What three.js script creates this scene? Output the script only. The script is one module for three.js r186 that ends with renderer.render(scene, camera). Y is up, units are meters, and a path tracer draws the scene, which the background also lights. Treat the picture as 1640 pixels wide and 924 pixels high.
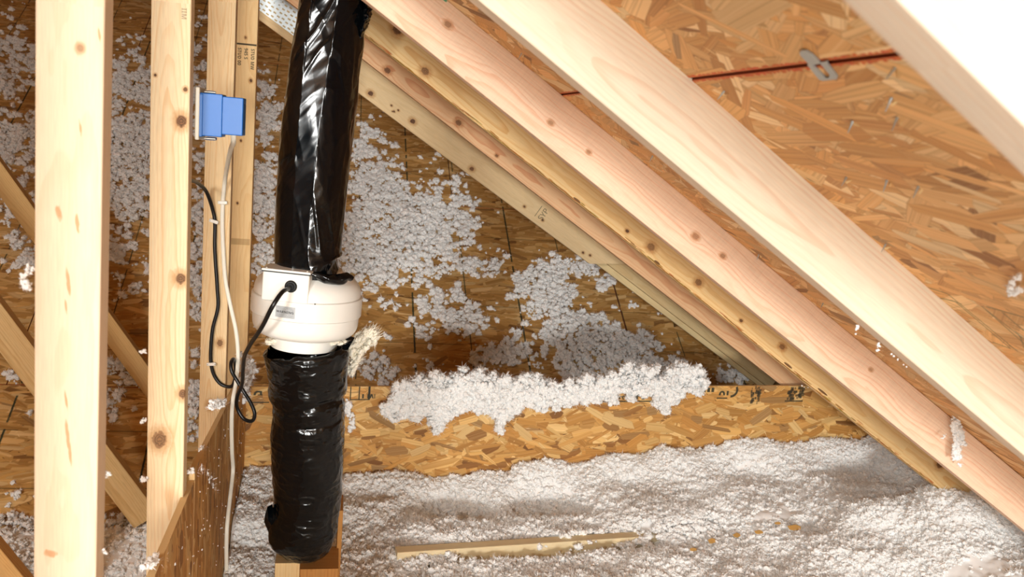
import * as THREE from 'three';
import { mergeGeometries, mergeVertices } from 'three/addons/utils/BufferGeometryUtils.js';
import { RoundedBoxGeometry } from 'three/addons/geometries/RoundedBoxGeometry.js';
import { RectAreaLightUniformsLib } from 'three/addons/lights/RectAreaLightUniformsLib.js';

RectAreaLightUniformsLib.init();
const scene = new THREE.Scene();
scene.background = new THREE.Color(0x000000);

// ---------------------------------------------------------------- camera (eye 1.5 m above the ceiling boards)
const H = 1.5, F = 1404.2, CX = 820, CY = 462;
const yaw = -0.2035, pitch = -0.1725, roll = 0.0832;
const camera = new THREE.PerspectiveCamera(2 * Math.atan(462 / F) * 180 / Math.PI, 1640 / 924, 0.05, 40);
camera.position.set(0, H, 0);
const mul = (A, B) => A.map((r) => [0, 1, 2].map((c) => r[0] * B[0][c] + r[1] * B[1][c] + r[2] * B[2][c]));
const ca = Math.cos, sa = Math.sin;
const RM = mul([[ca(roll), sa(roll), 0], [-sa(roll), ca(roll), 0], [0, 0, 1]],
  mul([[1, 0, 0], [0, ca(pitch), sa(pitch)], [0, -sa(pitch), ca(pitch)]], [[ca(yaw), 0, -sa(yaw)], [0, 1, 0], [sa(yaw), 0, ca(yaw)]]));
camera.quaternion.setFromRotationMatrix(new THREE.Matrix4().set(
  RM[0][0], RM[1][0], RM[2][0], 0, RM[0][1], RM[1][1], RM[2][1], 0, RM[0][2], RM[1][2], RM[2][2], 0, 0, 0, 0, 1));
scene.add(camera);
camera.focus = 2.3; camera.userData.fStop = 9;

const renderer = new THREE.WebGLRenderer({ antialias: true });
renderer.toneMapping = THREE.LinearToneMapping;
renderer.toneMappingExposure = 1.05;
renderer.shadowMap.enabled = true;

// ---------------------------------------------------------------- lamps: the photographer's two softboxes behind the camera, and an added uplight
const V = (x, y, z) => new THREE.Vector3(x, y, z);
function softbox(label, pos, target, w, h, power, color) {
  const g = new THREE.Group(); g.name = numbered('softbox'); scene.add(g);
  g.userData = { label, category: 'lamp' };
  g.position.copy(pos); g.lookAt(target);                        // +z of the group points at the target
  const shell = new THREE.Mesh(new THREE.BoxGeometry(w + 0.03, h + 0.03, 0.05), new THREE.MeshStandardMaterial({ color: 0x161616, roughness: 0.8 }));
  shell.name = 'shell'; shell.position.z = -0.035; g.add(shell);
  const dif = new THREE.Mesh(new THREE.PlaneGeometry(w, h), new THREE.MeshStandardMaterial({ color: 0xffffff, emissive: color, emissiveIntensity: 0.6 }));
  dif.name = 'diffuser'; dif.position.z = -0.005; g.add(dif);
  const L = new THREE.RectAreaLight(color, power, w, h);
  L.name = 'softbox_light'; L.position.copy(pos).addScaledVector(target.clone().sub(pos).normalize(), 0.006); L.lookAt(target); L.castShadow = true;
  scene.add(L);
}
const names = {};
function numbered(n) { const k = names[n] = (names[n] ?? -1) + 1; return k ? n + '_' + String(k).padStart(3, '0') : n; }
softbox('softbox lamp on a stand behind the camera', V(0.08, H - 0.22, 4.4), V(0.9, H - 0.5, -2.4), 0.6, 0.5, 225, 0xfdfffd);
softbox('large softbox lamp raised under the ridge behind the camera', V(-1.95, H + 0.95, 2.8), V(2.4, H - 1.2, -1.4), 0.8, 0.5, 104, 0xfdfffd);
softbox('added softbox lamp on the floor brightening the roof panels', V(0.2, H - 0.95, 0.8), V(1.0, H + 0.2, -1.0), 0.5, 0.4, 21, 0xfdfffd);  // added uplight: brightens the roof panels and bounces fill onto the floor

// ---------------------------------------------------------------- pixel rays and planes
const ray = (x, y) => { const a = (x - CX) / F, b = -(y - CY) / F; return V(RM[0][0] * a + RM[1][0] * b - RM[2][0], RM[0][1] * a + RM[1][1] * b - RM[2][1], RM[0][2] * a + RM[1][2] * b - RM[2][2]); };
const onPlane = (x, y, n, d) => { const r = ray(x, y); r.multiplyScalar(d / n.dot(r)); r.y += H; return r; };      // n.(P - eye) = d
const onZ = (x, y, z) => onPlane(x, y, V(0, 0, 1), -z);
const onX = (x, y, X) => onPlane(x, y, V(1, 0, 0), X);
const onY = (x, y, Y) => onPlane(x, y, V(0, 1, 0), Y - H);
function project(P) { const q = [P.x, P.y - H, P.z], c = RM.map((r) => r[0] * q[0] + r[1] * q[1] + r[2] * q[2]); return [CX + F * c[0] / -c[2], CY - F * c[1] / -c[2]]; }
const TH = 0.5753, H0 = 0.2779;                                   // right-hand roof slope: pitch and distance from the eye
const RN = V(Math.sin(TH), Math.cos(TH), 0), RD = V(Math.cos(TH), -Math.sin(TH), 0);
const roofPt = (s, z, off = 0) => V(RD.x * s + RN.x * (H0 + off), H + RD.y * s + RN.y * (H0 + off), -z);
const PH = 33 * Math.PI / 180, DZ = 3.55, DY = H - 0.9;           // deck of the older roof, rising away from the eye
const DN = V(0, Math.cos(PH), Math.sin(PH)), DD = DN.dot(V(0, DY - H, -DZ));
const deckPt = (x, s, off = 0) => V(x, DY + Math.sin(PH) * s + DN.y * off, -DZ - Math.cos(PH) * s + DN.z * off);
const onDeck = (x, y) => onPlane(x, y, DN, DD);
const deckS = (P) => (P.y - DY) / Math.sin(PH);

// ---------------------------------------------------------------- noise
function rng(seed) { let s = seed | 0; return () => { s = (s + 0x6d2b79f5) | 0; let t = Math.imul(s ^ (s >>> 15), 1 | s); t = (t + Math.imul(t ^ (t >>> 7), 61 | t)) ^ t; return ((t ^ (t >>> 14)) >>> 0) / 4294967296; }; }
const hsh = (x, y, z) => { let h = Math.imul(x, 374761393) ^ Math.imul(y, 668265263) ^ Math.imul(z, 2147483647 - 1274126177); h = Math.imul(h ^ (h >>> 13), 1274126177); return ((h ^ (h >>> 16)) >>> 0) / 4294967296; };
function n3(x, y, z) {
  const ix = Math.floor(x), iy = Math.floor(y), iz = Math.floor(z); let a = x - ix, b = y - iy, c = z - iz;
  a = a * a * (3 - 2 * a); b = b * b * (3 - 2 * b); c = c * c * (3 - 2 * c);
  const l = (p, q, t) => p + (q - p) * t;
  return 2 * l(l(l(hsh(ix, iy, iz), hsh(ix + 1, iy, iz), a), l(hsh(ix, iy + 1, iz), hsh(ix + 1, iy + 1, iz), a), b),
    l(l(hsh(ix, iy, iz + 1), hsh(ix + 1, iy, iz + 1), a), l(hsh(ix, iy + 1, iz + 1), hsh(ix + 1, iy + 1, iz + 1), a), b), c) - 1;
}
const fbm = (x, y, z, o = 4) => { let s = 0, a = 0.5; for (let i = 0; i < o; i++) { s += a * n3(x, y, z); x = x * 2.03 + 7.1; y = y * 2.03 + 3.7; z = z * 2.03 + 1.9; a *= 0.5; } return s; };
const sm = (a, b, x) => { const t = Math.min(1, Math.max(0, (x - a) / (b - a))); return t * t * (3 - 2 * t); };
const mix = (a, b, t) => a + (b - a) * t;

// ---------------------------------------------------------------- scene helpers
function add(o, name, label, category, group, parent = scene) {
  o.name = parent === scene ? numbered(name) : name; parent.add(o);
  if (label) o.userData.label = label; if (category) o.userData.category = category; if (group) o.userData.group = group;
  return o;
}
const part = (geo, m, name, parent, label) => add(new THREE.Mesh(geo, m), name, label, undefined, undefined, parent);
const std = (o) => new THREE.MeshStandardMaterial(o), phys = (o) => new THREE.MeshPhysicalMaterial(o);
function texOf(canvas, repeat = true) { const t = new THREE.CanvasTexture(canvas); t.colorSpace = THREE.SRGBColorSpace; if (repeat) t.wrapS = t.wrapT = THREE.RepeatWrapping; t.magFilter = THREE.LinearFilter; return t; }
function canvasOf(w, h) { const c = document.createElement('canvas'); c.width = w; c.height = h; return [c, c.getContext('2d')]; }

// ---------------------------------------------------------------- solid softwood: rings around a pith line, cut by the faces of the stick
function woodMaterial(o) {
  const { seed, L, w, t, early, late, ring = 0.0045, pith = [0.03, -0.06], knots = [], W = 2048, HH = 256, contrast = 1, saw = 0, marks, wander = 1, gum = [], tone = 0.95 } = o;  // tone: nearest sticks darkened in their colour to offset the lamp falloff
  const per = 2 * (w + t), data = new Uint8Array(W * HH * 4), sd = seed * 17.31;
  const wob = new Float32Array(W * 2);
  for (let i = 0; i < W; i++) { const l = i / W * L; wob[2 * i] = pith[0] + wander * 0.022 * fbm(l * 1.7 + sd, 1.5, sd, 3); wob[2 * i + 1] = pith[1] + wander * 0.022 * fbm(l * 1.7 + sd, 9.5, sd, 3); }
  for (let j = 0; j < HH; j++) {
    const v = (j + 0.5) / HH * per; let p, q;                    // p across the width, q through the thickness
    if (v < w) { p = v - w / 2; q = -t / 2; } else if (v < w + t) { p = w / 2; q = v - w - t / 2; } else if (v < 2 * w + t) { p = w / 2 - (v - w - t); q = t / 2; } else { p = -w / 2; q = t / 2 - (v - 2 * w - t); }
    for (let i = 0; i < W; i++) {
      const l = (i + 0.5) / W * L;
      let dx = p - wob[2 * i], dy = q - wob[2 * i + 1], r = Math.hypot(dx, dy);
      r += 0.0022 * n3(l * 9 + sd, p * 40, q * 40) + 0.0008 * n3(l * 30, p * 130 + sd, q * 130);
      let kn = 0, kd = 9, krad = 1;
      for (const k of knots) {
        const kv = (v - k[1]), kl = (l - k[0]); if (Math.abs(kl) > 0.12 || Math.abs(kv) > 0.06) continue;
        const d = Math.hypot(kl * 0.8, kv) / k[2]; r += 0.0045 * Math.exp(-d * d / 5) * (k[2] / 0.007) * Math.sign(kv + 1e-6) * Math.min(1, Math.abs(kv) / k[2] + 0.25);
        const dd = d + 0.18 * n3(kl * 300, kv * 300, sd); if (dd < kd) { kd = dd; krad = k[3] ?? 0.75; }
      }
      const f = r / ring, fr = f - Math.floor(f);
      let lt = sm(0.35, 0.9, fr) * (1 - sm(0.93, 1, fr)) * (0.55 + 0.45 * n3(Math.floor(f) * 1.37, sd, 2.2)) * contrast;
      lt = Math.max(0, lt + 0.10 * n3(l * 22, v * 1500, sd) + 0.10 * n3(l * 4, v * 420, sd + 5));
      const br = 1 + 0.05 * n3(l * 1.2 + sd, v * 14, 3.3) + 0.028 * n3(l * 60, v * 900, sd + 9) + (saw ? saw * n3(l * 700, v * 6, sd) : 0);
      let R = mix(early[0], late[0], lt) * br, G = mix(early[1], late[1], lt) * br, B = mix(early[2], late[2], lt) * br;
      if (kd < 2.6) {
        const halo = 0.35 * (1 - sm(1, 2.6, kd)); R *= 1 - 0.12 * halo * 3; G *= 1 - 0.2 * halo * 3; B *= 1 - 0.28 * halo * 3;
        const core = (1 - sm(0.8, 1.05, kd)) * krad * krad, rg = 0.75 + 0.25 * Math.sin(kd * 16);
        R = mix(R, 128 * rg, core); G = mix(G, 82 * rg, core); B = mix(B, 46 * rg, core);
        const edge = Math.exp(-((kd - 0.98) ** 2) / 0.012) * 0.55 * krad * krad; R = mix(R, 92, edge); G = mix(G, 58, edge); B = mix(B, 34, edge);
      }
      for (const g of gum) { const a = (l - g[0]) / g[2], b = (v - g[1] - 0.12 * (l - g[0])) / g[3], e = a * a + b * b + 0.5 * n3(l * 200, v * 500, sd); if (e < 1) { const k = 0.6 * (1 - sm(0.2, 1, e)); R = mix(R, 196, k); G = mix(G, 130, k); B = mix(B, 76, k); } }
      const at = (j * W + i) * 4; data[at] = Math.min(255, R * tone); data[at + 1] = Math.min(255, G * tone); data[at + 2] = Math.min(255, B * tone); data[at + 3] = 255;
    }
  }
  let tex;
  if (marks) {
    const [c, x] = canvasOf(W, HH), im = x.createImageData(W, HH); im.data.set(data); x.putImageData(im, 0, 0);
    marks(x, W / L, HH / per); tex = texOf(c); tex.flipY = false;
  } else { tex = new THREE.DataTexture(data, W, HH); tex.colorSpace = THREE.SRGBColorSpace; tex.wrapS = tex.wrapT = THREE.RepeatWrapping; tex.magFilter = THREE.LinearFilter; }
  tex.needsUpdate = true;
  return std({ map: tex, roughness: 0.75 });
}
// A stick from A to B (the middle line of its front face's section), width direction wd, thickness direction td (away from the eye).
function stick(A, B, wd, w, t, o = {}) {
  const ax = B.clone().sub(A), len = ax.length(); ax.normalize();
  wd = wd.clone().addScaledVector(ax, -wd.dot(ax)).normalize();
  const td = ax.clone().cross(wd).normalize(); if (td.z > 0) td.negate();
  const r = o.round ?? 0.0025, sec = [], per = 2 * (w + t);       // section, starting at the low end of v on the front face
  const corner = (cx, cy, a0, v0) => { for (let k = 0; k <= 3; k++) { const a = a0 + k / 3 * Math.PI / 2; sec.push([cx + r * Math.cos(a), cy + r * Math.sin(a), v0 + (k / 3 - 0.5) * 2 * r]); } };
  corner(-w / 2 + r, -t / 2 + r, Math.PI, 0); corner(w / 2 - r, -t / 2 + r, -Math.PI / 2, w); corner(w / 2 - r, t / 2 - r, 0, w + t); corner(-w / 2 + r, t / 2 - r, Math.PI / 2, 2 * w + t);
  sec.push([sec[0][0], sec[0][1], sec[0][2] + per]);
  const n = o.segs ?? 20, P = [], U = [], I = [], m = sec.length, u0 = o.u0 ?? 0, tl = o.texL ?? len, cutA = o.cutA ?? 0, cutB = o.cutB ?? 0, bow = o.bow ?? 0;
  for (let i = 0; i <= n; i++) for (let k = 0; k < m; k++) {
    const f = i / n, [p, q, v] = sec[k];
    const l = len * f + p * (cutA * (1 - f) + cutB * f), off = bow * (1 - (2 * f - 1) ** 2);
    const X = A.clone().addScaledVector(ax, l).addScaledVector(wd, p + off).addScaledVector(td, q + t / 2);
    P.push(X.x, X.y, X.z); U.push((l - u0) / tl, v / per);
  }
  const flip = ax.clone().dot(wd.clone().cross(td)) < 0;
  for (let i = 0; i < n; i++) for (let k = 0; k < m - 1; k++) { const a = i * m + k, b = a + m; flip ? I.push(a, a + 1, b, a + 1, b + 1, b) : I.push(a, b, a + 1, a + 1, b, b + 1); }
  for (const e of [0, n]) {
    const base = P.length / 3; let c = V(0, 0, 0);
    for (let k = 0; k < m - 1; k++) { const a = (e * m + k) * 3; P.push(P[a], P[a + 1], P[a + 2]); U.push((e ? 0.93 : 0.03) + sec[k][0] * 0.02, 0.1 + sec[k][1]); c.add(V(P[a], P[a + 1], P[a + 2])); }
    c.multiplyScalar(1 / (m - 1)); P.push(c.x, c.y, c.z); U.push(e ? 0.93 : 0.03, 0.1);
    for (let k = 0; k < m - 1; k++) { const a = base + k, b = base + (k + 1) % (m - 1); (e === 0) !== flip ? I.push(base + m - 1, a, b) : I.push(base + m - 1, b, a); }
  }
  const g = new THREE.BufferGeometry(); g.setAttribute('position', new THREE.Float32BufferAttribute(P, 3)); g.setAttribute('uv', new THREE.Float32BufferAttribute(U, 2)); g.setIndex(I);
  g.computeVertexNormals();
  return g;
}

// ---------------------------------------------------------------- oriented strand board: pressed flakes drawn one over another
function osbCanvas(W, Hh, pxm, seed, pal, angle, spread, cover = 5, dark = 0.12) {
  const [c, x] = canvasOf(W, Hh), R = rng(seed);
  x.fillStyle = `rgb(${pal[0]})`; x.fillRect(0, 0, W, Hh);
  const n = Math.round(cover * W * Hh / (pxm * pxm) / 0.0017);
  for (let i = 0; i < n; i++) {
    const cx = R() * W, cy = R() * Hh, len = (0.035 + 0.1 * R()) * pxm, wd = (0.008 + 0.026 * R()) * pxm, a = angle + spread * (R() + R() - 1) + (R() < 0.1 ? 1.2 * (R() - 0.5) : 0);
    let col = pal[Math.floor(R() * pal.length)]; { const tone = 0.92 + 0.14 * R(); col = col.map((v) => v * tone); } if (R() < dark * 0.3) col = col.map((v, k) => v * [0.72, 0.66, 0.6][k]);
    for (const ox of cx < 120 ? [0, W] : cx > W - 120 ? [0, -W] : [0]) for (const oy of cy < 120 ? [0, Hh] : cy > Hh - 120 ? [0, -Hh] : [0]) {
      x.save(); x.translate(cx + ox, cy + oy); x.rotate(a);
      x.beginPath(); const k1 = 0.12 * len;
      x.moveTo(-len / 2, -wd / 2 * (0.6 + 0.4 * hsh(i, 1, 0))); x.lineTo(-len / 6, -wd / 2); x.lineTo(len / 2 - k1 * hsh(i, 2, 0) * 2, -wd / 2 * (0.7 + 0.4 * hsh(i, 3, 0)));
      x.lineTo(len / 2, wd * 0.1); x.lineTo(len / 2 - k1 * hsh(i, 4, 0) * 2, wd / 2 * (0.6 + 0.5 * hsh(i, 5, 0))); x.lineTo(-len / 8, wd / 2); x.lineTo(-len / 2 + k1 * hsh(i, 6, 0), wd / 2 * (0.5 + 0.5 * hsh(i, 7, 0))); x.closePath();
      x.fillStyle = `rgb(${col.map(Math.round)})`; x.fill();
      x.strokeStyle = `rgba(110,66,26,${0.06 + 0.22 * hsh(i, 8, 0)})`; x.lineWidth = 0.0009 * pxm; x.stroke();
      x.clip();
      const g = 3 + Math.floor(wd / (0.0028 * pxm));
      for (let k = 0; k < g; k++) { const yy = -wd / 2 + wd * hsh(i, k, 21), sk = wd * 0.2 * (hsh(i, k, 22) - 0.5); x.strokeStyle = hsh(i, k, 23) < 0.55 ? `rgba(120,72,28,${0.08 + 0.14 * hsh(i, k, 24)})` : `rgba(255,228,180,${0.06 + 0.14 * hsh(i, k, 24)})`; x.lineWidth = (0.0005 + 0.0012 * hsh(i, k, 25)) * pxm; x.beginPath(); x.moveTo(-len / 2, yy); x.lineTo(len / 2, yy + sk); x.stroke(); }
      x.restore();
    }
    if (R() < dark) { x.save(); x.translate(R() * W, R() * Hh); x.rotate(angle + 2.4 * (R() - 0.5)); x.fillStyle = R() < 0.5 ? 'rgba(70,40,16,0.75)' : 'rgba(250,222,170,0.8)'; const q = (0.006 + 0.022 * R()) * pxm; x.beginPath(); x.moveTo(-q / 2, 0); x.lineTo(0, -0.0012 * pxm); x.lineTo(q / 2, 0.0006 * pxm); x.lineTo(0, 0.0015 * pxm); x.fill(); x.restore(); }
  }
  return [c, x];
}
const PAL = [[222, 170, 108], [214, 158, 94], [228, 180, 120], [233, 192, 136], [204, 146, 84], [220, 164, 100], [238, 204, 154], [210, 152, 92], [226, 176, 116]];
const PALD = [[200, 156, 90], [190, 144, 78], [210, 168, 102], [216, 176, 112], [176, 130, 66], [196, 150, 82], [220, 186, 128], [184, 138, 72]];
const PALB = [[206, 154, 82], [194, 140, 68], [214, 166, 94], [220, 178, 110], [182, 128, 58], [200, 146, 74], [226, 188, 124], [188, 134, 64]];
const redEdge = std({ color: 0x9c4a2a, roughness: 0.85 }), rawEdge = std({ color: 0xe2c08a, roughness: 0.9 });
// A flat panel: polygon in 2-D, mapped to 3-D by at(a, b, off); its seen face lies at off = 0, the other at off = th.
function slab(poly, at, th, uv, mats) {
  const sh = THREE.ShapeUtils.triangulateShape(poly.map((p) => new THREE.Vector2(p[0], p[1])), []);
  const P = [], U = [], I = [], groups = [];
  const face = (off, fl) => { const b = P.length / 3; for (const p of poly) { const q = at(p[0], p[1], off); P.push(q.x, q.y, q.z); U.push(...uv(p[0], p[1])); } const s = I.length; for (const t of sh) fl ? I.push(b + t[0], b + t[2], b + t[1]) : I.push(b + t[0], b + t[1], b + t[2]); groups.push([s, I.length - s, 0]); };
  face(0, false); face(th, true);
  const s = I.length, k = poly.length;
  for (let i = 0; i < k; i++) { const a = poly[i], c = poly[(i + 1) % k], b = P.length / 3; for (const [p, o] of [[a, 0], [c, 0], [c, th], [a, th]]) { const q = at(p[0], p[1], o); P.push(q.x, q.y, q.z); U.push(...uv(p[0] + o, p[1] + o)); } I.push(b, b + 1, b + 2, b, b + 2, b + 3); }
  groups.push([s, I.length - s, 1]);
  const g = new THREE.BufferGeometry(); g.setAttribute('position', new THREE.Float32BufferAttribute(P, 3)); g.setAttribute('uv', new THREE.Float32BufferAttribute(U, 2)); g.setIndex(I); for (const q of groups) g.addGroup(...q);
  g.computeVertexNormals();
  return new THREE.Mesh(g, mats);
}
const structure = (o, name, label) => { o.name = name; o.userData.kind = 'structure'; if (label) o.userData.label = label; scene.add(o); return o; };

// ---------------------------------------------------------------- right-hand roof slope: panels with a red-sealed joint
const roofC = onPlane(1428, 88, RN, H0), seamS = roofC.clone().sub(V(0, H, 0)).dot(RD);
{
  const px = 1280, W = 2048, Hh = 1536, S0 = -0.1, Z0 = 0.2;
  const [c, x] = osbCanvas(W, Hh, px, 5, PAL, Math.PI / 2, 1.0, 5.5, 0.08);
  const pen = (pts, w = 0.0022, col = 'rgba(96,86,44,0.85)') => { x.strokeStyle = col; x.lineWidth = w * px; x.lineJoin = 'round'; x.beginPath(); pts.forEach((p, i) => { const q = onPlane(p[0], p[1], RN, H0), s = q.clone().sub(V(0, H, 0)).dot(RD); const X = (s - S0) * px, Y = (-q.z - Z0) * px; i ? x.lineTo(X, Y) : x.moveTo(X, Y); }); x.stroke(); };
  pen([[1487, 461], [1517, 470], [1629, 562], [1612, 549]]); pen([[1505, 477], [1530, 483], [1618, 558], [1590, 548]]); pen([[1540, 487], [1524, 481]]);
  pen([[1572, 490], [1640, 550]]); pen([[1580, 491], [1640, 508]]); pen([[1578, 495], [1640, 543]]); pen([[1605, 500], [1640, 530]]);
  for (let i = 0; i < 9; i++) pen([[1506 + i * 9, 478 + i * 8], [1540 + i * 8, 494 + i * 8.5]], 0.0015, 'rgba(96,80,44,0.5)');
  for (let i = 0; i < 7; i++) pen([[1610 + i * 4, 514 + i * 4], [1640, 522 + i * 6]], 0.0014, 'rgba(96,80,44,0.5)');
  for (const e of [-1, 1]) for (let i = 0; i < 300; i++) { x.fillStyle = `rgba(${[190 + 20 * hsh(i, 1, 77), 70 + 30 * hsh(i, 2, 77), 34].map(Math.round)},0.85)`; const q = (0.0015 + 0.003 * hsh(i, e + 3, 78)) * px, c0 = (seamS - S0) * px + e * 0.0022 * px; x.fillRect(e > 0 ? c0 : c0 - q, i * Hh / 300, q, Hh / 300 + 1); }
  const map = texOf(c); map.flipY = false;
  const osb = std({ map, roughness: 0.6 });
  const uv = (s, z) => [(s - S0) / (W / px), (z - Z0) / (Hh / px)];
  const roof = structure(new THREE.Group(), 'ceiling', 'underside of the right-hand roof slope in strand board panels');
  const zV = (s) => { const y = roofPt(s, 0).y; return DZ + (y - DY) / Math.tan(PH) + 0.02; };    // where the slope meets the older deck
  const at = (s, z, o) => roofPt(s, z, o), g = 0.0022, sRidge = -2.6;
  const rows = [[seamS + 1.22, seamS + 2.2], [seamS + g, seamS + 1.22 - g], [seamS - 1.22 + g, seamS - g], [sRidge, seamS - 1.22 - g]];
  const cutsEven = [-5.7, -4.73, -2.29, 0.15, 2.59], cutsOdd = [-5.7, -3.51, -1.07, 1.37, 3.81];
  rows.forEach(([s0, s1], k) => {
    const cuts = [...(k % 2 ? cutsOdd : cutsEven), 99];
    for (let i = 0; i < cuts.length - 1; i++) {
      const a = cuts[i] + g, e0 = Math.min(cuts[i + 1] - g, zV(s0)), e1 = Math.min(cuts[i + 1] - g, zV(s1)); if (e0 <= a && e1 <= a) continue;
      const m = slab([[s0, a], [s1, a], [s1, Math.max(a + 0.001, e1)], [s0, Math.max(a + 0.001, e0)]], at, 0.0111, uv, [osb, redEdge]);
      add(m, 'panel', undefined, undefined, undefined, roof);
    }
  });
  // the far slope, beyond the ridge
  const rp = roofPt(sRidge, 0);
  const at2 = (s, z, o) => V(rp.x - RD.x * s - RN.x * o, rp.y + RD.y * s + RN.y * o, -z);
  const roof2 = structure(new THREE.Group(), 'ceiling_left', 'underside of the far roof slope beyond the ridge');
  for (let r = 0; r < 3; r++) for (let i = 0; i < 6; i++) { const s0 = r * 1.22, z0 = -5.7 + i * 2.44; add(slab([[s0 + g, z0 + g], [s0 + 1.22 - g, z0 + g], [s0 + 1.22 - g, z0 + 2.44 - g], [s0 + g, z0 + 2.44 - g]], at2, 0.0111, uv, [osb, redEdge]), 'panel', undefined, undefined, undefined, roof2); }
}

// ---------------------------------------------------------------- older roof deck at the back, with printed nailing lines
const deckSeam = deckS(onDeck(790, 334)), jointUp = onDeck(722, 300).x, jointLow = onDeck(992, 490).x;
{
  const px = 512, W = 2048, Hh = 2048, X0 = -2.0, S0 = -1.2;
  const [c, x] = osbCanvas(W, Hh, px, 11, PALD, 0, 0.55, 5, 0.2);
  const xl = onDeck(662, 510).x, xr = onDeck(835, 510).x, gx = (xr - xl) / 2;
  const line = (x0, s0, x1, s1, w, col) => { x.strokeStyle = col; x.lineWidth = w * px; x.beginPath(); x.moveTo((x0 - X0) * px, (s0 - S0) * px); x.lineTo((x1 - X0) * px, (s1 - S0) * px); x.stroke(); };
  for (let k = -10; k < 10; k++) for (let s = -1.2; s < 2.8; s += 0.03) if (hsh(k, Math.floor(s / 0.03), 5) < 0.88) line(xl + k * gx, s, xl + k * gx + 0.001, s + 0.031, k % 2 ? 0.0035 : 0.0062, `rgba(22,34,24,${0.65 + 0.3 * hsh(k, Math.floor(s * 33), 9)})`);
  const h1 = deckS(onDeck(740, 431)), h2 = deckS(onDeck(740, 552)), gs = (h1 - h2) / 2;
  for (let k = -12; k < 12; k++) { if (h1 + k * gs < S0) continue; for (let q = -2; q < 2; q += 0.05) if (hsh(k, Math.floor(q / 0.05), 6) < 0.85) line(q, h1 + k * gs, q + 0.05, h1 + k * gs, 0.0022, 'rgba(30,34,18,0.7)'); }
  const map = texOf(c); map.flipY = false;
  const osb = std({ map, roughness: 0.7 });
  const uv = (a, s) => [(a - X0) / (W / px), (s - S0) / (Hh / px)];
  const deck = structure(new THREE.Group(), 'wall_back', 'sloping strand board deck of the older roof at the back');
  const g = 0.002, rows = [[deckSeam - 2.44 + g, deckSeam - 1.22 - g, jointUp], [deckSeam - 1.22 + g, deckSeam - g, jointLow], [deckSeam + g, deckSeam + 1.22 - g, jointUp], [deckSeam + 1.22 + g, deckSeam + 2.44 - g, jointLow], [deckSeam + 2.44 + g, deckSeam + 3.66 - g, jointUp]];
  rows[0][0] = -(DY + 0.0) / Math.sin(PH) + 0.02;
  for (const [s0, s1, j] of rows) for (let k = -3; k < 2; k++) {
    const a = j + k * 2.44; if (a > 3.2 || a + 2.44 < -5.4) continue;
    add(slab([[a + g, s0], [a + 2.44 - g, s0], [a + 2.44 - g, s1], [a + g, s1]], (p, s, o) => deckPt(p, s, -o), 0.0111, uv, [osb, redEdge]), 'panel', undefined, undefined, undefined, deck);
  }
}
// ---------------------------------------------------------------- the rest of the attic shell
{
  const gyp = std({ color: 0x9a948a, roughness: 0.95 }), ply = std({ color: 0xa88556, roughness: 0.9 });
  const box = (x0, x1, y0, y1, z0, z1, m, name, label) => { const o = new THREE.Mesh(new THREE.BoxGeometry(x1 - x0, y1 - y0, z1 - z0), m); o.position.set((x0 + x1) / 2, (y0 + y1) / 2, (z0 + z1) / 2); return structure(o, name, label); };
  box(-5.6, 3.4, -0.03, -0.012, -4.6, 5.68, gyp, 'floor', 'ceiling boards of the rooms below, under the insulation');
  box(-5.6, 3.4, -0.012, 3.6, 5.6, 5.68, ply, 'wall_front', 'gable wall behind the camera');
  box(2.45, 2.5, -0.012, 0.2, -4.6, 5.6, ply, 'wall_right', 'low eaves wall at the foot of the slope');
  box(-5.6, -5.5, -0.012, 3.6, -8, 5.6, ply, 'wall_left', 'far end wall of the attic');
}

// ---------------------------------------------------------------- rafters
const CREAM = [246, 222, 182], PINK = [246, 213, 182], YEL = [240, 206, 150], LATE = [226, 172, 122], LATEP = [232, 168, 128];
const RW = 0.0889, RT = 0.038;
function rafter(zf, lowPts, label, tex, o = {}) {
  // lowPts: two pixels on the far lower arris; the stick lies in the plane z = -zf .. -(zf + RT)
  const zb = zf + (o.t ?? RT), w = o.w ?? RW, p = onZ(...lowPts[0], zb), q = onZ(...lowPts[1], zb), d = q.clone().sub(p).normalize(), up = V(-d.y, d.x, 0);
  const atX = (X) => p.clone().addScaledVector(d, (X - p.x) / d.x);
  const A = atX(o.x0 ?? -1.2), B = atX(o.x1 ?? 2.3);
  for (const e of [A, B]) { e.addScaledVector(up, w / 2); e.z = -zf; }
  const uStart = (o.u0 ?? 0) - A.x; // metres of x from the left end to where the texture starts
  const m = woodMaterial({ w, t: o.t ?? RT, L: tex.L ?? 2, ...tex });
  const geo = stick(A, B, up.clone().negate(), w, o.t ?? RT, { u0: uStart / d.x, texL: tex.L ?? 2, bow: -(o.bow ?? 0), cutB: o.cutB, segs: 28, round: o.round });
  return add(new THREE.Mesh(geo, m), 'rafter', label, 'rafter', 'rafters of the right-hand roof slope');
}
const zR = (k) => 0.3636 + 0.6096 * k;
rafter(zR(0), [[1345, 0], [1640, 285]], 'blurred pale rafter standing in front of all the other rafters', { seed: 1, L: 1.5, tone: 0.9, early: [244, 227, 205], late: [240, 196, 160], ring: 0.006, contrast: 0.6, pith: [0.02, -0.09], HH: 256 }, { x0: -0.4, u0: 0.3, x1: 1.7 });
rafter(zR(1), [[741, 0], [1640, 746]], 'pale rafter with bold wavy flat-sawn grain, next to the joint clip', { seed: 2, L: 1.7, tone: 0.91, early: [245, 226, 200], late: [234, 190, 156], ring: 0.0052, pith: [0.008, -0.045], HH: 512, knots: [], contrast: 0.75, wander: 1.6 }, { u0: 0.0, x0: -0.9, x1: 2.1, bow: 0.004 });
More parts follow.
